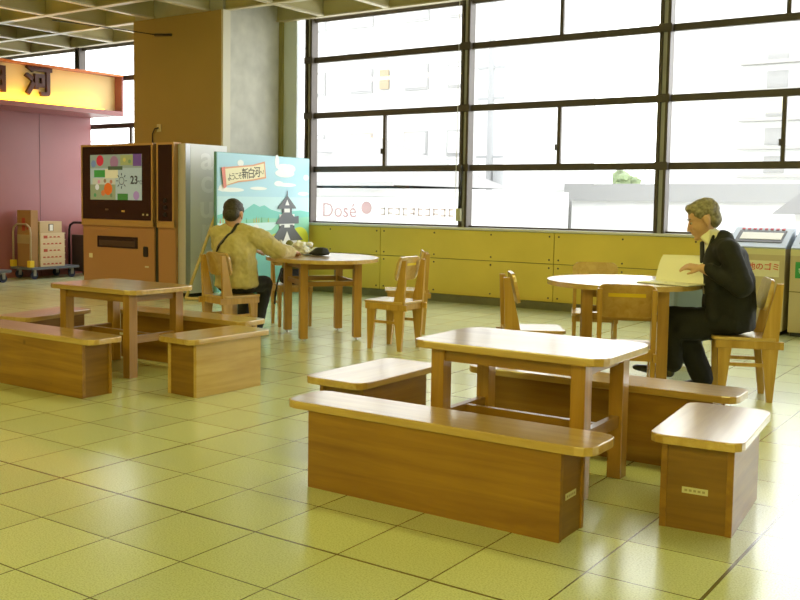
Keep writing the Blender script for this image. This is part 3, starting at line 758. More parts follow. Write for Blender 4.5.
# strap wrapped over the back, found by casting onto the shirt
bvh = BVHTree.FromPolygons([v.co.copy() for v in shirt_o.data.vertices], [pp.vertices[:] for pp in shirt_o.data.polygons])
pts = []
for i in range(26):
    u = i/25.0
    target = Vector((0.02 if u < .12 else -0.02, -0.045+u*0.24, 1.035-u*0.33))
    d = Vector((-1, 0, 0)) if u > .15 else Vector((-0.8, 0, 0.6)).normalized()
    hit = bvh.ray_cast(target+d*0.6, -d)
    if hit[0] is not None: pts.append((hit[0]+hit[1]*0.003, hit[1]))
sb = MB(); prev = None
for i, (c, nrm) in enumerate(pts):
    a = pts[max(i-1, 0)][0]; b = pts[min(i+1, len(pts)-1)][0]
    side = (b-a).cross(nrm).normalized()*0.014
    row = [sb.bm.verts.new(c+side), sb.bm.verts.new(c+side+nrm*0.004), sb.bm.verts.new(c-side+nrm*0.004), sb.bm.verts.new(c-side)]
    if prev:
        for k in range(4): sb.bm.faces.new((prev[k], prev[(k+1) % 4], row[(k+1) % 4], row[k]))
    prev = row
o = sb.build('shoulder_strap', BLACK, q, smooth=True); o['label'] = 'black strap'

# ------------------------------------------------------------------ things on the round tables
ZT = 0.755
PAPER = mat('white_paper', (0.80, 0.79, 0.72), 0.6)
# open booklet on the right table: near leaf flat, far leaf raised towards the reader's hands
bk = thing('booklet', 'open white booklet lying on the right edge of the round table', 'booklet', (1.56, 3.80, ZT), R(-14))
lv = MB()
lv.box(-0.20, 0.19, -0.12, 0.10, 0.002, 0.010); lv.build('page', PAPER, bk)
MB().box(-0.205, 0.195, -0.125, 0.10, 0.0, 0.0035).build('cover', mat('grey_cover', (0.16, 0.16, 0.15), 0.5), bk)
lf = MB()
n1 = 12; top = []; bot = []
for i in range(n1+1):
    t = i/n1; y = 0.10+0.09*t; z = 0.010+0.175*t+0.03*math.sin(t*3.14)
    top.append([lf.bm.verts.new((xx, y, z+0.03*t*(xx+0.2))) for xx in (-0.20, 0.17)])
    bot.append([lf.bm.verts.new((xx, y+0.003, z+0.03*t*(xx+0.2)-0.002)) for xx in (-0.20, 0.17)])
for i in range(n1):
    lf.bm.faces.new((top[i][0], top[i][1], top[i+1][1], top[i+1][0])); lf.bm.faces.new((bot[i][0], bot[i+1][0], bot[i+1][1], bot[i][1]))
    for k in (0, 1): lf.bm.faces.new((top[i][k], top[i+1][k], bot[i+1][k], bot[i][k]))
lf.bm.faces.new((top[0][0], bot[0][0], bot[0][1], top[0][1])); lf.bm.faces.new((top[-1][0], top[-1][1], bot[-1][1], bot[-1][0]))
lf.build('raised_page', PAPER, bk)
pm = MB()
for kx in (-0.05, 0.03): pm.box(kx, kx+0.012, -0.02, -0.004, 0.010, 0.011)
pm.build('printed_mark', mat('grey_print', (0.4, 0.4, 0.4), 0.6), bk)

# left table clutter
bag = MB()
for i in range(16):
    a = random.random()*6.28; rr = random.random()**.5
    bag.ball((math.cos(a)*rr*0.17, math.sin(a)*rr*0.08, 0.035+random.random()*0.09*(1-rr*.5)), (random.uniform(.03, .06), random.uniform(.03, .05), random.uniform(.025, .04)), 2)
bag.ball((0, 0, 0.025), (0.16, 0.08, 0.025), 2)
bago = bag.build('plastic_bag', mat('white_plastic_bag', (0.78, 0.78, 0.74), 0.3), None, smooth=True)
md = bago.modifiers.new('r', 'REMESH'); md.mode = 'VOXEL'; md.voxel_size = 0.007
tx = bpy.data.textures.new('crumple', 'VORONOI'); tx.noise_scale = 0.04
dm = bago.modifiers.new('d', 'DISPLACE'); dm.texture = tx; dm.strength = 0.025
realize(bago); bago.location = (-2.40, 4.66, ZT+0.001); bago.rotation_euler = (0, 0, R(30))
tag(bago, 'crumpled white plastic bag on the left round table', 'bag')
cap = thing('cap', 'black cap with a grey brim lying on the left round table', 'cap', (-2.10, 4.58, ZT+0.002), R(205))
cr = MB(); cr.hull([((0, 0, 0.022), (0.10, 0.085, 0.022)), ((-0.02, 0, 0.062), (0.065, 0.055, 0.02))], 3)
blob(cr, 'crown', mat('black_cap_cloth', (0.02, 0.022, 0.026), 0.8), cap, voxel=0.007, smooth=2, noise=0.014, nsize=0.05)
bm_ = MB()
bm_.prism([(0.06, -0.08), (0.12, -0.07), (0.155, -0.03), (0.16, 0.0), (0.155, 0.03), (0.12, 0.07), (0.06, 0.08)], 0.012, 0.02, Matrix.Rotation(R(4), 4, 'Y'), bevel=0.002)
o = bm_.build('brim', mat('grey_brim', (0.16, 0.19, 0.21), 0.6), cap); o['label'] = 'grey brim'
bt = thing('drink_bottle', 'small white bottle standing on the left round table by the man', 'bottle', (-2.45, 4.42, ZT))
MB().cyl((0, 0, 0), (0, 0, 0.10), 0.026, 0.026, 20).cyl((0, 0, 0.10), (0, 0, 0.125), 0.026, 0.012, 20).build('bottle_body', mat('milky_bottle', (0.75, 0.73, 0.6), 0.3), bt, smooth=False)
MB().cyl((0, 0, 0.125), (0, 0, 0.145), 0.013, 0.013, 16).build('bottle_cap', WHITE, bt)
rp = MB(); rp.hull([((0, 0, 0.02), (0.07, 0.05, 0.02)), ((0.01, 0, 0.07), (0.05, 0.04, 0.06))], 3)
olb = blob(rp, 'pouch', mat('olive_cloth', (0.22, 0.22, 0.07), 0.8), None, voxel=0.008, smooth=2, noise=0.02, nsize=0.05)
olb.location = (-2.60, 4.72, ZT); tag(olb, 'soft olive pouch at the back of the left round table', 'pouch')
sn = thing('snack_box', 'small orange snack packet lying on the left round table', 'packet', (-2.36, 4.44, ZT), R(40))
MB().box(-0.05, 0.05, -0.03, 0.03, 0, 0.018, bevel=0.003).build('packet', mat('orange_packet', (0.65, 0.35, 0.06), 0.5), sn)
# bag on the chair behind the left table
sb2 = thing('shoulder_bag', 'black and olive bag resting on the chair behind the left round table', 'bag', (-2.73, 4.92, 0.428), R(-36))
bb = MB(); bb.hull([((-0.04, 0.07, 0.05), 0.05), ((-0.04, -0.07, 0.05), 0.05), ((0.07, 0.07, 0.05), 0.05), ((0.07, -0.07, 0.05), 0.05), ((-0.03, 0, 0.15), (0.05, 0.11, 0.03))])
blob(bb, 'bag_body', mat('black_bag_cloth', (0.015, 0.015, 0.015), 0.8), sb2, voxel=0.009, smooth=2, noise=0.02, nsize=0.07)
bb = MB(); bb.hull([((0.0, 0.06, 0.20), 0.035), ((0.0, -0.06, 0.20), 0.035), ((0, 0, 0.30), (0.05, 0.07, 0.03)), ((0, 0, 0.17), (0.06, 0.1, 0.02))])
o = blob(bb, 'bag_flap', MATS['olive_cloth'], sb2, voxel=0.009, smooth=2, noise=0.02, nsize=0.07); o['label'] = 'olive flap'
MB().tube([(0.08, -0.12, 0.16), (0.11, -0.165, 0.05), (0.10, -0.19, -0.08), (0.07, -0.19, -0.20)], 0.010, 8).build('hanging_strap', BLACK, sb2, smooth=True)
# suitcase by the wall behind the right table
sc = thing('suitcase', 'blue-grey upright case with dark top standing behind the reading man', 'suitcase', (1.28, 5.0, 0), R(35))
MB().prism(rrect(-0.12, 0.12, -0.10, 0.10, 0.03), 0.05, 0.83, bevel=0.01).build('case_body', mat('blue_grey_shell', (0.20, 0.27, 0.33), 0.4), sc)
MB().prism(rrect(-0.125, 0.125, -0.105, 0.105, 0.03), 0.83, 0.885, bevel=0.008).build('case_lid', mat('dark_blue_grey', (0.06, 0.08, 0.10), 0.4), sc)
wl = MB()
for sx in (-1, 1):
    for sy in (-1, 1): wl.cyl((sx*0.09-0.012, sy*0.07, 0.025), (sx*0.09+0.012, sy*0.07, 0.025), 0.025)
wl.box(-0.1, 0.1, -0.08, 0.08, 0.035, 0.052)
wl.build('wheels', BLACK, sc)

# ------------------------------------------------------------------ vending machine
vm = thing('vending_machine', 'brown drink vending machine with a large screen and silver side', 'vending machine', (-6.545, 6.06, 0))
BR = mat('copper_brown_panel', (0.42, 0.235, 0.11), 0.38, metal=0.25)
GOLD = mat('gold_brown_edge', (0.50, 0.33, 0.13), 0.35, metal=0.4)
BGL = mat('dark_brown_glass', (0.022, 0.010, 0.006), 0.12)
SILV = mat('silver_side', (0.82, 0.82, 0.83), 0.35)
X0, XG0, XG1, X1 = -0.92, 0.525, 0.60, 0.92
D = 0.80
MB().box(X0+0.01, 1.06, 0.13, D, 0.05, 1.985, bevel=0.004).build('cabinet', SILV, vm)
MB().box(X0+0.05, 1.02, 0.15, D-0.04, 0.0, 0.06).build('plinth', BLACK, vm)
# doors: lower and upper part with a shoulder between them
def door(x0, x1, nm):
    prof = [(0.10, 0.07), (0.0, 0.07), (0.0, 0.90), (-0.025, 0.955), (-0.025, 2.0), (0.10, 2.0)]
    mb = MB(); mb.prism([(a, b) for a, b in prof], x0, x1, Matrix(((0, 0, 1, 0), (1, 0, 0, 0), (0, 1, 0, 0), (0, 0, 0, 1))), bevel=0.006)
    return mb.build(nm, BR, vm)
d1 = door(X0, XG0, 'door'); d2 = door(XG1, X1, 'door')
for (a, b, d) in ((X0, XG0, d1), (XG1, X1, d2)):
    g = MB(); g.box(a+0.028, b-0.028, -0.031, -0.024, 0.985, 1.972, bevel=0.002); g.build('glass_panel', BGL, d)
    f = MB()
    f.box(a, a+0.028, -0.034, -0.024, 0.96, 2.0); f.box(b-0.028, b, -0.034, -0.024, 0.96, 2.0)
    f.box(a+0.028, b-0.028, -0.034, -0.024, 1.972, 2.0); f.box(a, b, -0.03, -0.0, 0.90, 0.975)
    f.build('edge_trim', GOLD, d)
MB().box(XG0, XG1, 0.02, 0.12, 0.05, 1.99).build('door_gap', mat('dark_olive_gap', (0.03, 0.03, 0.02), 0.5), vm)
MB().box(X1, 1.06, 0.04, 0.13, 0.07, 1.985, bevel=0.006).build('corner_post', mat('pale_silver_post', (0.55, 0.55, 0.56), 0.4, metal=0.4), vm)
# screen
SY = -0.033
def scr(x0, x1, z0, z1, col, e=0.8, y=SY, nm='screen_tile', par=None):
    m = mat('screen_%02d%02d%02d' % tuple(int(c*99) for c in col), tuple(c*0.3 for c in col), 0.2, emit=col, estr=e)
    return MB().box(x0, x1, y-0.0015, y, z0, z1).build(nm, m, par)
SX0, SX1, SZ0, SZ1 = -0.72, 0.32, 1.25, 1.86
sr = scr(SX0, SX1, SZ0, SZ1, (0.42, 0.50, 0.40), 0.34, nm='screen', par=d1)
def tile(u0, u1, v0, v1, col, k=1):
    scr(SX0+u0*(SX1-SX0), SX0+u1*(SX1-SX0), SZ0+v0*(SZ1-SZ0), SZ0+v1*(SZ1-SZ0), col, 0.34, SY-0.0015*k, 'screen_picture', sr)
tile(0.0, 1.0, 0.70, 1.0, (0.30, 0.36, 0.24)); tile(0.0, 0.5, 0.0, 0.34, (0.30, 0.34, 0.16))
tile(0.08, 0.30, 0.50, 0.66, (0.06, 0.30, 0.05), 2); tile(0.30, 0.55, 0.48, 0.68, (0.75, 0.68, 0.35), 2)
tile(0.05, 0.5, 0.34, 0.48, (0.55, 0.55, 0.36), 2)
tile(0.54, 0.74, 0.0, 0.14, (0.06, 0.22, 0.04), 2); tile(0.36, 0.64, 0.66, 0.74, (0.08, 0.12, 0.05), 3)
tile(0.60, 0.84, 0.76, 0.98, (0.35, 0.38, 0.12), 2); tile(0.84, 1.0, 0.74, 1.0, (0.16, 0.08, 0.20), 3)
def disc(u, v, r, col, k=3, n=14):
    cx = SX0+u*(SX1-SX0); cz = SZ0+v*(SZ1-SZ0)
    m = mat('screen_%02d%02d%02d' % tuple(int(c*99) for c in col), tuple(c*0.3 for c in col), 0.2, emit=col, estr=0.34)
    MB().cyl((cx, SY-0.0015*k, cz), (cx, SY-0.0015*k-0.0012, cz), r, seg=n).build('screen_picture', m, sr)
disc(0.20, 0.87, 0.075, (0.60, 0.04, 0.05)); disc(0.48, 0.83, 0.085, (0.35, 0.18, 0.22)); disc(0.36, 0.24, 0.085, (0.75, 0.16, 0.02), 4)
disc(0.26, 0.15, 0.04, (0.65, 0.2, 0.05), 4); disc(0.14, 0.28, 0.04, (0.7, 0.7, 0.6), 3); disc(0.07, 0.8, 0.05, (0.18, 0.25, 0.35), 3); disc(0.9, 0.1, 0.06, (0.4, 0.25, 0.4), 3)
for uu, vv, cc in ((0.10, 0.10, (0.1, 0.3, 0.1)), (0.18, 0.40, (0.7, 0.3, 0.3)), (0.30, 0.42, (0.3, 0.2, 0.1)), (0.42, 0.40, (0.5, 0.2, 0.1)), (0.68, 0.88, (0.6, 0.5, 0.1)), (0.78, 0.84, (0.2, 0.3, 0.1)), (0.42, 0.1, (0.2, 0.25, 0.1))):
    disc(uu, vv, 0.028, cc, 5, 10)
cx, cz = SX0+0.62*(SX1-SX0), SZ0+0.42*(SZ1-SZ0)
sun = MB()
for k in range(20):
    a0, a1 = 6.28318*k/20, 6.28318*(k+1)/20
    vs = [(cx+r_*math.cos(a), SY-0.004, cz+r_*math.sin(a)) for r_, a in ((0.045, a0), (0.054, a0), (0.054, a1), (0.045, a1))]
    sun.bm.faces.new([sun.bm.verts.new(v) for v in vs])
for k in range(8):
    a = R(45*k); dx, dz = math.cos(a), math.sin(a)
    sun.tube([(cx+dx*0.072, SY-0.004, cz+dz*0.072), (cx+dx*0.105, SY-0.004, cz+dz*0.105)], 0.005, 6)
sun.build('sun_symbol', INK, sr)
text('23', 0.15, facing((SX0+0.86*(SX1-SX0), SY-0.004, SZ0+0.43*(SZ1-SZ0)), (1, 0, 0), (0, 0, 1)), 0.0006, INK, sr, bold=0.003)
text('℃', 0.07, facing((SX0+0.97*(SX1-SX0), SY-0.004, SZ0+0.38*(SZ1-SZ0)), (1, 0, 0), (0, 0, 1)), 0.0006, INK, sr)
MB().cyl((SX0+0.45*(SX1-SX0), SY, 1.925), (SX0+0.45*(SX1-SX0), SY-0.006, 1.925), 0.018).build('camera_eye', BLACK, d1)
for xx, zz, col in ((-0.05, 1.10, (0.5, 0.32, 0.1)), (0.36, 1.06, (0.5, 0.45, 0.3)), (0.44, 1.06, (0.5, 0.45, 0.3)), (-0.38, 1.12, (0.12, 0.07, 0.05))):
    MB().box(xx-0.03, xx+0.03 if xx < 0 else xx+0.0, SY-0.004, SY, zz-0.012, zz+0.012).build('small_button', mat('btn_%d' % int((xx+1)*100), col, 0.4), d1)
for zz in (1.07, 1.16, 1.25): MB().cyl((0.76, SY+0.002, zz), (0.76, SY-0.012, zz), 0.03, seg=20).build('round_port', BLACK, d2)
s1 = MB().box(-0.62, 0.20, -0.006, 0.004, 0.60, 0.755, bevel=0.003).build('delivery_slot', mat('slot_dark', (0.02, 0.012, 0.008), 0.25), d1)
MB().box(-0.57, 0.15, -0.010, -0.004, 0.62, 0.70).build('slot_flap', mat('slot_flap_brown', (0.06, 0.04, 0.03), 0.2), s1)
MB().prism(rrect(0.31, 0.40, 0.50, 0.64, 0.02), 0.0, 0.008, Matrix(((1, 0, 0, 0), (0, 0, -1, 0), (0, 1, 0, 0), (0, 0, 0, 1)))).build('coin_return', BLACK, d1)
MB().box(-0.80, -0.73, -0.004, 0.001, 0.445, 0.505).build('sticker', STICKER, d1)
MB().box(0.34, 0.41, -0.004, 0.001, 0.36, 0.38).build('sticker', STICKER, d1)
LG = mat('pale_grey_letter', (0.95, 0.95, 0.96), 0.4)
for ch, zz in (('a', 1.80), ('c', 1.50), ('u', 1.17), ('r', 0.87), ('e', 0.58)):
    text(ch, 0.44, facing((1.0605, 0.42, zz), (0, 1, 0), (0, 0, 1)), 0.001, LG, vm, name='side_letter', bold=0.006, xs=1.25)
# socket and cable on the column above the machine
so = thing('wall_socket', 'small pale wall socket with a black plug on the ochre column', 'socket', (-6.80, 6.866, 2.27))
MB().box(-0.04, 0.04, -0.012, 0, -0.055, 0.055, bevel=0.003).build('plate', mat('cream_plate', (0.5, 0.45, 0.25), 0.5), so)
MB().tube([(0.0, -0.02, 0.0), (-0.06, -0.03, -0.01), (-0.11, -0.03, -0.08), (-0.12, -0.02, -0.20), (-0.12, 0.0, -0.27)], 0.010, 8).build('cord', BLACK, so, smooth=True)
wr = thing('cable', 'thin dark cable strung from the ceiling beam to the ochre column', 'cable', (-6.57, 6.855, 3.545))
MB().tube([(-1.4, -0.9, 0.20), (-0.6, -0.3, 0.08), (-0.25, 0.0, 0.02), (0, 0, 0)], 0.008, 6).build('cord', BLACK, wr)
MB().tube([(-0.30, 0.0, 0.025), (-0.12, -0.005, 0.01), (0.03, 0, 0.0)], 0.020, 8).build('cable_end', BLACK, wr)

# ------------------------------------------------------------------ welcome board
bd = thing('welcome_board', 'large sky-blue picture board with a castle and a welcome scroll, beside the vending machine', 'sign board', (-4.78, 5.93, 0), R(95.5))
BW, BHt = 2.07, 1.86
board_o = MB().box(0, BW, 0, 0.035, 0.02, BHt).build('board', mat('board_edge_teal', (0.10, 0.25, 0.22), 0.6), bd)
def flat(pts, k, col, nm='picture', par=board_o):
    m = mat('print_%02d%02d%02d' % tuple(int(c*99) for c in col), col, 0.55)
    y = -0.0012*k
    mb = MB(); mb.prism(pts, 0, 0.0011, Matrix(((1, 0, 0, 0), (0, 0, -1, y), (0, 1, 0, 0), (0, 0, 0, 1))))
    return mb.build(nm, m, par)
def oval(cx, cz, rx, rz, n=20):
    rx = rx*1.33
    return [(cx+rx*math.cos(6.28318*i/n), cz+rz*math.sin(6.28318*i/n)) for i in range(n)]
# photo columns / rows of the print to board metres (the board recedes, so columns are unevenly spaced)
def U(u):
    t = (u-212)/97.0; return BW*t/(t+(1-t)*1.19) if t > 0 else BW*t
V = lambda v: BHt-(v-155.5)/145.0*BHt
flat([(0.02, 0.02), (BW-0.005, 0.02), (BW-0.005, BHt-0.005), (0.02, BHt-0.005)], 0, (0.36, 0.58, 0.68), 'sky_print')
flat([(0.02, 0.02), (BW-0.005, 0.02), (BW-0.005, V(198)), (0.02, V(198))], 1, (0.46, 0.66, 0.70), 'pale_sky_print')
for grp in (((U(283), V(167), .12, .05), (U(276), V(161), .035, .09), (U(284), V(173), .17, .055), (U(288), V(168), .12, .06)),
            ((U(286), V(185), .17, .025), (U(278), V(184), .08, .035)), ((U(257), V(189.5), .14, .022),), ((U(226), V(191.5), .20, .028), (U(219), V(190), .06, .045)),
            ((U(303), V(194), .10, .025),), ((U(306), V(176.5), .05, .04),), ((U(238), V(165), .05, .04),)):
    for g in grp:
        cx_ = min(max(g[0], 0.03+g[2]*1.33), BW-0.02-g[2]*1.33); flat(oval(cx_, g[1], g[2], g[3]), 2+grp.index(g)*0.3, (0.74, 0.76, 0.72), 'cloud_print')
flat([(0.02, 0.3), (0.02, V(216)), (U(222), V(214)), (U(236), V(216)), (U(246), V(209)), (U(252), V(205)), (U(258), V(208)), (U(263), V(206.5)), (U(270), V(211)), (U(280), V(214)), (U(300), V(212)), (BW-.005, V(214)), (BW-.005, 0.3)], 3.6, (0.16, 0.50, 0.44), 'hill_print')
flat([(0.02, 0.3), (0.02, V(219)), (U(236), V(222)), (U(260), V(219)), (U(285), V(221)), (BW-.005, V(219)), (BW-.005, 0.3)], 4.8, (0.22, 0.52, 0.36), 'meadow_print')
flat([(0.02, V(232)), (0.02, V(223.5)), (U(245), V(224.5)), (U(278), V(224)), (U(270), V(232)), (U(240), V(234))], 6, (0.52, 0.72, 0.72), 'river_print')
flat([(0.02, 0.02), (0.02, V(258)), (U(250), V(246)), (BW-.005, V(240)), (BW-.005, 0.02)], 6, (0.16, 0.42, 0.38), 'field_print')
flat([(0.02, 0.02), (0.02, V(290)), (BW-.005, V(284)), (BW-.005, 0.02)], 7.2, (0.08, 0.30, 0.14), 'grass_print')
for u_, h_, c_ in ((216, 5, (0.5, 0.12, 0.08)), (219, 9, (0.45, 0.45, 0.08)), (222, 6, (0.08, 0.3, 0.12)), (252, 5, (0.5, 0.45, 0.06)), (254.5, 6, (0.55, 0.32, 0.08)), (257, 5, (0.45, 0.45, 0.08)), (260, 6, (0.1, 0.35, 0.15)), (267, 5, (0.4, 0.45, 0.08)), (244, 5, (0.1, 0.35, 0.15))):
    flat([(U(u_)-0.013, V(224)), (U(u_)+0.013, V(224)), (U(u_), V(224-h_))], 7.5, c_, 'tree_print')
flat(oval(U(299), V(243), .17, .17), 8.4, (0.55, 0.60, 0.04), 'bush_print'); flat(oval(U(276), V(248), .18, .16), 8.4, (0.55, 0.60, 0.04), 'bush_print')
flat([(U(254)-.09, V(231)-.02), (U(254)+.09, V(231)-.02), (U(254)+.05, V(231)+.05), (U(254), V(231)+.07), (U(254)-.05, V(231)+.05)], 8.4, (0.72, 0.74, 0.72), 'boulder_print')
# castle keep: three roofs, white walls, dark trim
RF = (0.105, 0.11, 0.125); WC = (0.72, 0.72, 0.70); DK = (0.05, 0.05, 0.06)
cxm = U(286)
def sym(half, z):
    half = [h_*1.33 for h_ in half]
    return [(cxm-half[i], z[i]) for i in range(len(half))]+[(cxm+half[i], z[i]) for i in range(len(half)-1, -1, -1)]
flat(sym([0.19, 0.19], [V(258), V(236)]), 9.6, WC, 'castle_print')
flat(sym([0.135, 0.135], [V(236), V(216)]), 10.2, WC, 'castle_print')
flat(sym([0.135, 0.135], [V(232), V(228)]), 10.8, DK, 'castle_print')
flat(sym([0.085, 0.085], [V(218), V(208)]), 10.8, DK, 'castle_print')
flat(sym([0.05, 0.05], [V(215), V(210)]), 11.2, WC, 'castle_print')
flat(sym([0.295, 0.27, 0.12, 0.10], [V(244), V(242), V(230), V(227)]), 11.6, RF, 'castle_roof_print')
flat(sym([0.20, 0.19, 0.09, 0.08], [V(226), V(224), V(216), V(214)]), 12.2, RF, 'castle_roof_print')
flat([(cxm+.07, V(226)), (cxm+.285, V(226)), (cxm+.28, V(218)), (cxm+.07, V(219))], 11.9, RF, 'castle_roof_print')
flat(sym([0.165, 0.15, 0.05, 0.012, 0.005], [V(210), V(208), V(200), V(197), V(191)]), 12.2, RF, 'castle_roof_print')
flat([(cxm-.05, V(206.5)), (cxm+.05, V(206.5)), (cxm, V(200.5))], 12.8, WC, 'castle_print')
flat([(cxm-.10, V(246)), (cxm+.10, V(246)), (cxm, V(234))], 12.8, WC, 'castle_print')
flat(sym([0.05, 0.05], [V(230), V(227)]), 13.0, WC, 'castle_print')
# scroll banner
flat([(U(219), V(188.5)), (U(223), V(187.5)), (U(235), V(184)), (U(250), V(182)), (U(264), V(179)), (U(262.5), V(162)), (U(250), V(166)), (U(235), V(168)), (U(218), V(170))], 13, (0.62, 0.30, 0.16), 'scroll_print')
flat([(U(222), V(187)), (U(235), V(182.5)), (U(250), V(180.5)), (U(262.5), V(177.5)), (U(261.5), V(164)), (U(250), V(167.5)), (U(235), V(169.5)), (U(220.5), V(171.5))], 14, (0.70, 0.64, 0.40), 'scroll_print')
flat([(U(219), V(190.5)), (U(222), V(189)), (U(220), V(169.5)), (U(216.5), V(170.5))], 15, (0.66, 0.20, 0.15), 'scroll_print')
tilt = math.atan2(0.05, 1.0)
for s_, u_, v_, sz in (('よ', 225.5, 179.8, .10), ('う', 229.2, 179.2, .10), ('こ', 233, 178.5, .10), ('そ', 236.6, 178, .10), ('新', 241.8, 176, .145), ('白', 248.2, 175.3, .145), ('河', 254.3, 173.8, .145), ('へ', 258.6, 173.6, .075), ('!', 261, 173, .075)):
    text(s_, sz, facing((U(u_), -0.0185, V(v_)), (1, 0, tilt), (-tilt, 0, 1)), 0.0008, INK, board_o, name='board_lettering', bold=0.001 if sz > .12 else 0)
for s in (0.05, 1.40):
    k = MB()
    k.tube([(s, 0.04, 1.10), (s, 0.52, 0.025)], 0.02, 6); k.tube([(s, 0.52, 0.025), (s, 0.04, 0.025)], 0.02, 6)
    k.build('wooden_stay', mat('pale_timber', (0.58, 0.46, 0.20), 0.6), bd)

# ------------------------------------------------------------------ shop sign
sg = thing('shop_sign', 'long maroon fascia sign with a glowing yellow panel and brown characters', 'sign', (-9.72, 8.02, 2.60))
MG = mat('maroon_fascia', (0.30, 0.10, 0.10), 0.4)
fr = MB(); fr.box(0, 0.82, -9, 0.0, 0.0, 0.075, bevel=0.004); fr.box(0, 0.82, -0.03, 0, 0.075, 0.66); fr.box(0.0, 0.64, -9, -0.03, 0.075, 0.66)
fr.box(0.0, 0.82, -9, 0, 0.635, 0.66)
fr.build('fascia_frame', MG, sg)
MB().box(0.64, 0.646, -8.9, -0.03, 0.075, 0.635).build('lit_panel', mat('cream_sign_panel', (0.80, 0.62, 0.30), 0.6), sg)
MB().box(0.818, 0.824, -8.9, 0.0, 0.63, 0.662).build('orange_edge', mat('orange_edge', (0.75, 0.20, 0.03), 0.4), sg)
MB().box(0.75, 0.78, -8.9, -0.36, 0.075, 0.088).build('light_strip', mat('yellow_led', (1, .6, .05), 0.5, emit=(1.0, 0.50, 0.02), estr=5), sg)
LETB = mat('brown_sign_letter', (0.06, 0.018, 0.010), 0.4)
for s_, yy in (('河', 6.50), ('白', 5.74), ('新', 4.98)):
    text(s_, 0.47, facing((-9.72+0.675, yy, 2.99), (0, 1, 0), (0, 0, 1)), 0.028, LETB, None, name='sign_letter', bold=0.014)
for o in [o for o in COL.objects if o.name.startswith('sign_letter')]:
    o.data.transform(Matrix.Translation(-sg.location)); o.parent = sg
l = area('sign_strip_light', (-9.72+0.74, 8.02-4.6, 2.695), (0, R(180-18), 0), 0.05, 8.4, 20, (1.0, 0.60, 0.08))
l.parent = sg; l.matrix_parent_inverse = Matrix.Translation(-sg.location)

# ------------------------------------------------------------------ hand trucks and boxes
def hand_truck(loc, rz, label, hcol, m_deck, hname, bracket):
    t = thing('hand_truck', label, 'platform trolley', loc, rz, 'platform trolleys by the maroon wall')
    MB().prism(rrect(-0.47, 0.47, -0.27, 0.27, 0.05), 0.15, 0.185, bevel=0.006).build('deck', m_deck, t)
    for sx in (-1, 1):
        for sy in (-1, 1):
            w_ = MB(); w_.cyl((sx*0.35, sy*0.19-0.018, 0.06), (sx*0.35, sy*0.19+0.018, 0.06), 0.06, seg=20)
            o = w_.build('wheel', mat('dark_blue_wheel', (0.02, 0.03, 0.09), 0.4), t)
            MB().box(sx*0.35-0.025, sx*0.35+0.025, sy*0.19-0.028, sy*0.19-0.020, 0.05, 0.15).box(sx*0.35-0.025, sx*0.35+0.025, sy*0.19+0.020, sy*0.19+0.028, 0.05, 0.15).build('caster_fork', mat('zinc', (0.4, 0.4, 0.4), 0.4, metal=1), o)
    hx = -0.43
    pts = [(hx, -0.22, 0.18), (hx, -0.22, 0.72), (hx, -0.20, 0.80), (hx, -0.12, 0.85), (hx, 0.12, 0.85), (hx, 0.20, 0.80), (hx, 0.22, 0.72), (hx, 0.22, 0.18)]
    MB().tube(pts, 0.016, 10).build(hname, hcol, t, smooth=True)
    if bracket:
        for s in (-1, 1): MB().box(hx-0.04, hx+0.04, s*0.22-0.04, s*0.22+0.04, 0.185, 0.29, bevel=0.01).build('handle_bracket', mat('yellow_bracket', (0.70, 0.50, 0.03), 0.5), t)
    return t
DK_BLUE = mat('grey_blue_deck', (0.13, 0.15, 0.20), 0.4)
hand_truck((-9.44, 6.88, 0), R(90), 'grey platform trolley with tan handle and yellow brackets, loaded with boxes', mat('tan_tube', (0.42, 0.33, 0.22), 0.4), DK_BLUE, 'handle', True)
t2 = thing('folded_trolley', 'black upright trolley frame against the maroon wall beside the vending machine', 'trolley', (-9.45, 7.52, 0), R(90))
MB().tube([(0, -0.22, 0.05), (0, -0.22, 0.74), (0, -0.19, 0.82), (0, -0.10, 0.86), (0, 0.10, 0.86), (0, 0.19, 0.82), (0, 0.22, 0.74), (0, 0.22, 0.05)], 0.02, 8).build('frame', BLACK, t2, smooth=True)
MB().box(0.03, 0.07, -0.2, 0.2, 0.06, 0.66, bevel=0.01).build('folded_deck', mat('dark_brown_deck', (0.05, 0.035, 0.03), 0.5), t2)
for s_ in (-0.19, 0.19): MB().cyl((0.0, s_-0.02, 0.05), (0.0, s_+0.02, 0.05), 0.05).build('wheel', BLACK, t2)
t3 = hand_truck((-9.25, 5.50, 0), R(90), 'low grey platform trolley cut off by the left photo edge', mat('steel_tube', (0.3, 0.3, 0.3), 0.4, metal=.5), DK_BLUE, 'handle', False)

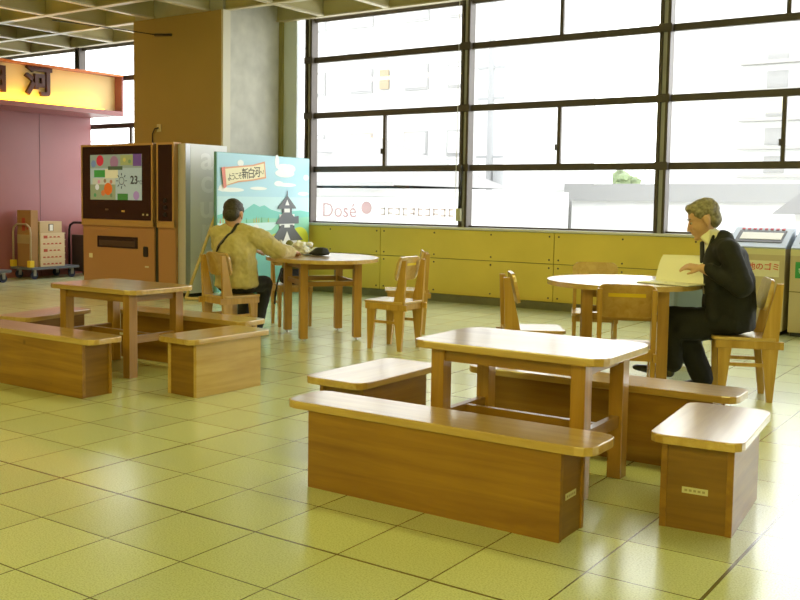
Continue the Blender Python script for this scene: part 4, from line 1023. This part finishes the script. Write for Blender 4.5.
ZD = 0.186
CB = mat('brown_cardboard', (0.33, 0.18, 0.07), 0.75, noise=0.06, nscale=4)
tb_ = thing('cardboard_box', 'tall brown cardboard box with red print standing on the trolley', 'box', (-9.45, 6.565, ZD), 0)
MB().box(-0.175, 0.175, -0.065, 0.065, 0, 0.88, bevel=0.004).build('carton', CB, tb_)
MB().box(-0.176, 0.176, -0.067, -0.065, 0.36, 0.50).build('tape_band', mat('pale_tape', (0.40, 0.30, 0.16), 0.4), tb_)
MB().box(-0.05, 0.03, -0.068, -0.065, 0.56, 0.76).box(0.07, 0.11, -0.068, -0.065, 0.58, 0.66).build('red_print', mat('dark_red_print', (0.40, 0.06, 0.03), 0.6), tb_)
CRM = mat('cream_crate', (0.62, 0.50, 0.33), 0.6)
for i in range(5):
    lab = ['cream crate with red print at the bottom of the stack on the trolley', 'cream crate second from the bottom of the trolley stack', 'cream crate in the middle of the trolley stack, red square mark', 'cream crate second from the top of the five on the trolley', 'cream crate with red square, topmost of the five below the carton'][i]
    c = thing('flat_crate', lab, 'crate', (-9.40, 6.88, ZD+0.105*i), R(90), 'cream crates on the trolley')
    m = MB(); m.box(-0.225, 0.225, -0.15, 0.15, 0, 0.103, bevel=0.003); m.build('crate_body', CRM, c)
    MB().box(-0.235, 0.235, -0.158, 0.158, 0.090, 0.1045).build('lid', CRM, c)
    pr = MB()
    if i in (2, 4): pr.box(-0.17, -0.10, -0.1525, -0.15, 0.02, 0.065)
    for k in range(3 if i in (2, 4) else 5): pr.box(-0.06+0.075*k - (0.12 if i not in (2, 4) else 0), -0.02+0.075*k-(0.12 if i not in (2, 4) else 0), -0.1525, -0.15, 0.03, 0.052)
    pr.box(-0.17, 0.15, -0.1515, -0.15, 0.030, 0.034)
    prn = pr.build('red_print', mat('dark_red_print', (0.40, 0.06, 0.03), 0.6), c)
c = thing('cardboard_box', 'small pale carton with a white slip on top of the cream crates', 'box', (-9.40, 6.86, ZD+0.105*5), R(90))
MB().box(-0.21, 0.20, -0.14, 0.14, 0.0, 0.18, bevel=0.004).build('carton', mat('pale_cardboard', (0.50, 0.37, 0.22), 0.75), c)
MB().box(-0.05, 0.04, -0.142, -0.14, 0.03, 0.14).build('dark_label', INK, c); MB().box(-0.03, 0.03, -0.1435, -0.142, 0.035, 0.13).build('white_slip', WHITE, c)

# ------------------------------------------------------------------ recycling bins
def make_bin(loc, rz, label, red=True):
    t = thing('waste_bin', label, 'waste bin', loc, R(rz), 'waste bins under the window')
    BE = mat('beige_bin_front', (0.50, 0.42, 0.26), 0.45); HD = mat('blue_grey_hood', (0.34, 0.40, 0.50), 0.4)
    w2, D_ = 0.29, 0.46
    MB().box(-w2, w2, 0.0, D_, 0.04, 0.86, bevel=0.006).build('bin_body', BE, t)
    MB().box(-w2+0.02, w2-0.02, 0.02, D_-0.02, 0.0, 0.045).build('plinth', BLACK, t)
    MB().box(-w2, w2, -0.004, 0.0, 0.80, 0.86).build('top_band', mat('pale_yellow_band', (0.62, 0.58, 0.34), 0.5), t)
    hm = MB(); hm.prism([(0.0, 0.86), (D_, 0.86), (D_, 1.06), (D_-0.06, 1.06), (0.0, 0.875)], -w2, w2, Matrix(((0, 0, 1, 0), (1, 0, 0, 0), (0, 1, 0, 0), (0, 0, 0, 1))), bevel=0.005)
    hd = hm.build('hood', HD, t)
    sl = math.atan2(0.185, D_-0.06)
    mx = Matrix.Translation((0, 0.0, 0.875)) @ Matrix.Rotation(sl, 4, 'X')
    MB().box(-w2+0.06, w2-0.06, 0.10, 0.36, 0.0, 0.006, mx).build('opening', mat('dark_opening', (0.03, 0.028, 0.022), 0.5), hd)
    MB().box(-w2+0.10, w2-0.08, 0.16, 0.31, 0.005, 0.009, mx).build('inner_flap', mat('pale_flap', (0.66, 0.64, 0.55), 0.4), hd)
    rm = MB()
    for k in range(8): rm.box(-w2+0.07+k*0.056, -w2+0.10+k*0.056, 0.385, 0.415, 0.0, 0.008, mx)
    rm.build('warning_marks', mat('red_mark', (0.55, 0.05, 0.06), 0.5) if red else mat('green_mark', (0.05, 0.35, 0.1), 0.5), hd)
    if red:
        lb = MB().box(-0.20, 0.24, -0.004, 0.0, 0.58, 0.74).build('label_plate', mat('cream_label', (0.72, 0.68, 0.50), 0.5), t)
        text('その他のゴミ', 0.078, facing((0.015, -0.006, 0.675), (1, 0, 0), (0, 0, 1)), 0.001, REDINK, lb, bold=0.001)
        text('Other trash', 0.036, facing((-0.10, -0.006, 0.61), (1, 0, 0), (0, 0, 1)), 0.001, mat('brown_ink', (0.4, 0.25, 0.1), 0.5), lb)
    else:
        lb = MB().box(-0.24, 0.10, -0.004, 0.0, 0.58, 0.74).build('label_plate', mat('green_label', (0.03, 0.30, 0.08), 0.5), t)
        text('♻', 0.11, facing((-0.15, -0.006, 0.66), (1, 0, 0), (0, 0, 1)), 0.001, WHITE, lb)
        MB().box(-w2, w2, -0.002, 0.001, 0.44, 0.448).build('panel_seam', SEAM, t)
    return t
make_bin((1.17, 7.50, 0), 0, 'beige bin with blue-grey hood and red lettered label behind the suited man')
make_bin((1.80, 7.50, 0), 0, 'beige bin with green label at the right edge of the photo', False)

# cable and switch box on the window post
cb = thing('switch_box', 'small pale switch box with a black cable on the window post', 'switch box', (-2.57, WY-0.055, 1.06))
MB().box(-0.035, 0.035, -0.045, 0, -0.02, 0.14, bevel=0.004).build('box', mat('pale_switch', (0.5, 0.5, 0.36), 0.5), cb)
MB().tube([(0.0, -0.02, 0.14), (0.01, -0.025, 0.35), (0.03, -0.02, 0.60), (0.03, -0.015, 0.68)], 0.016, 8).build('cable', BLACK, cb, smooth=True)
wc = tag(MB().tube([(-2.62, WY-0.07, 3.8), (-2.62, WY-0.07, 2.4), (-2.63, WY-0.07, 1.2)], 0.004, 6).build('white_cord', mat('white_cord', (0.8, 0.8, 0.8), 0.5)), 'thin white cord hanging in front of the window post', 'cord')
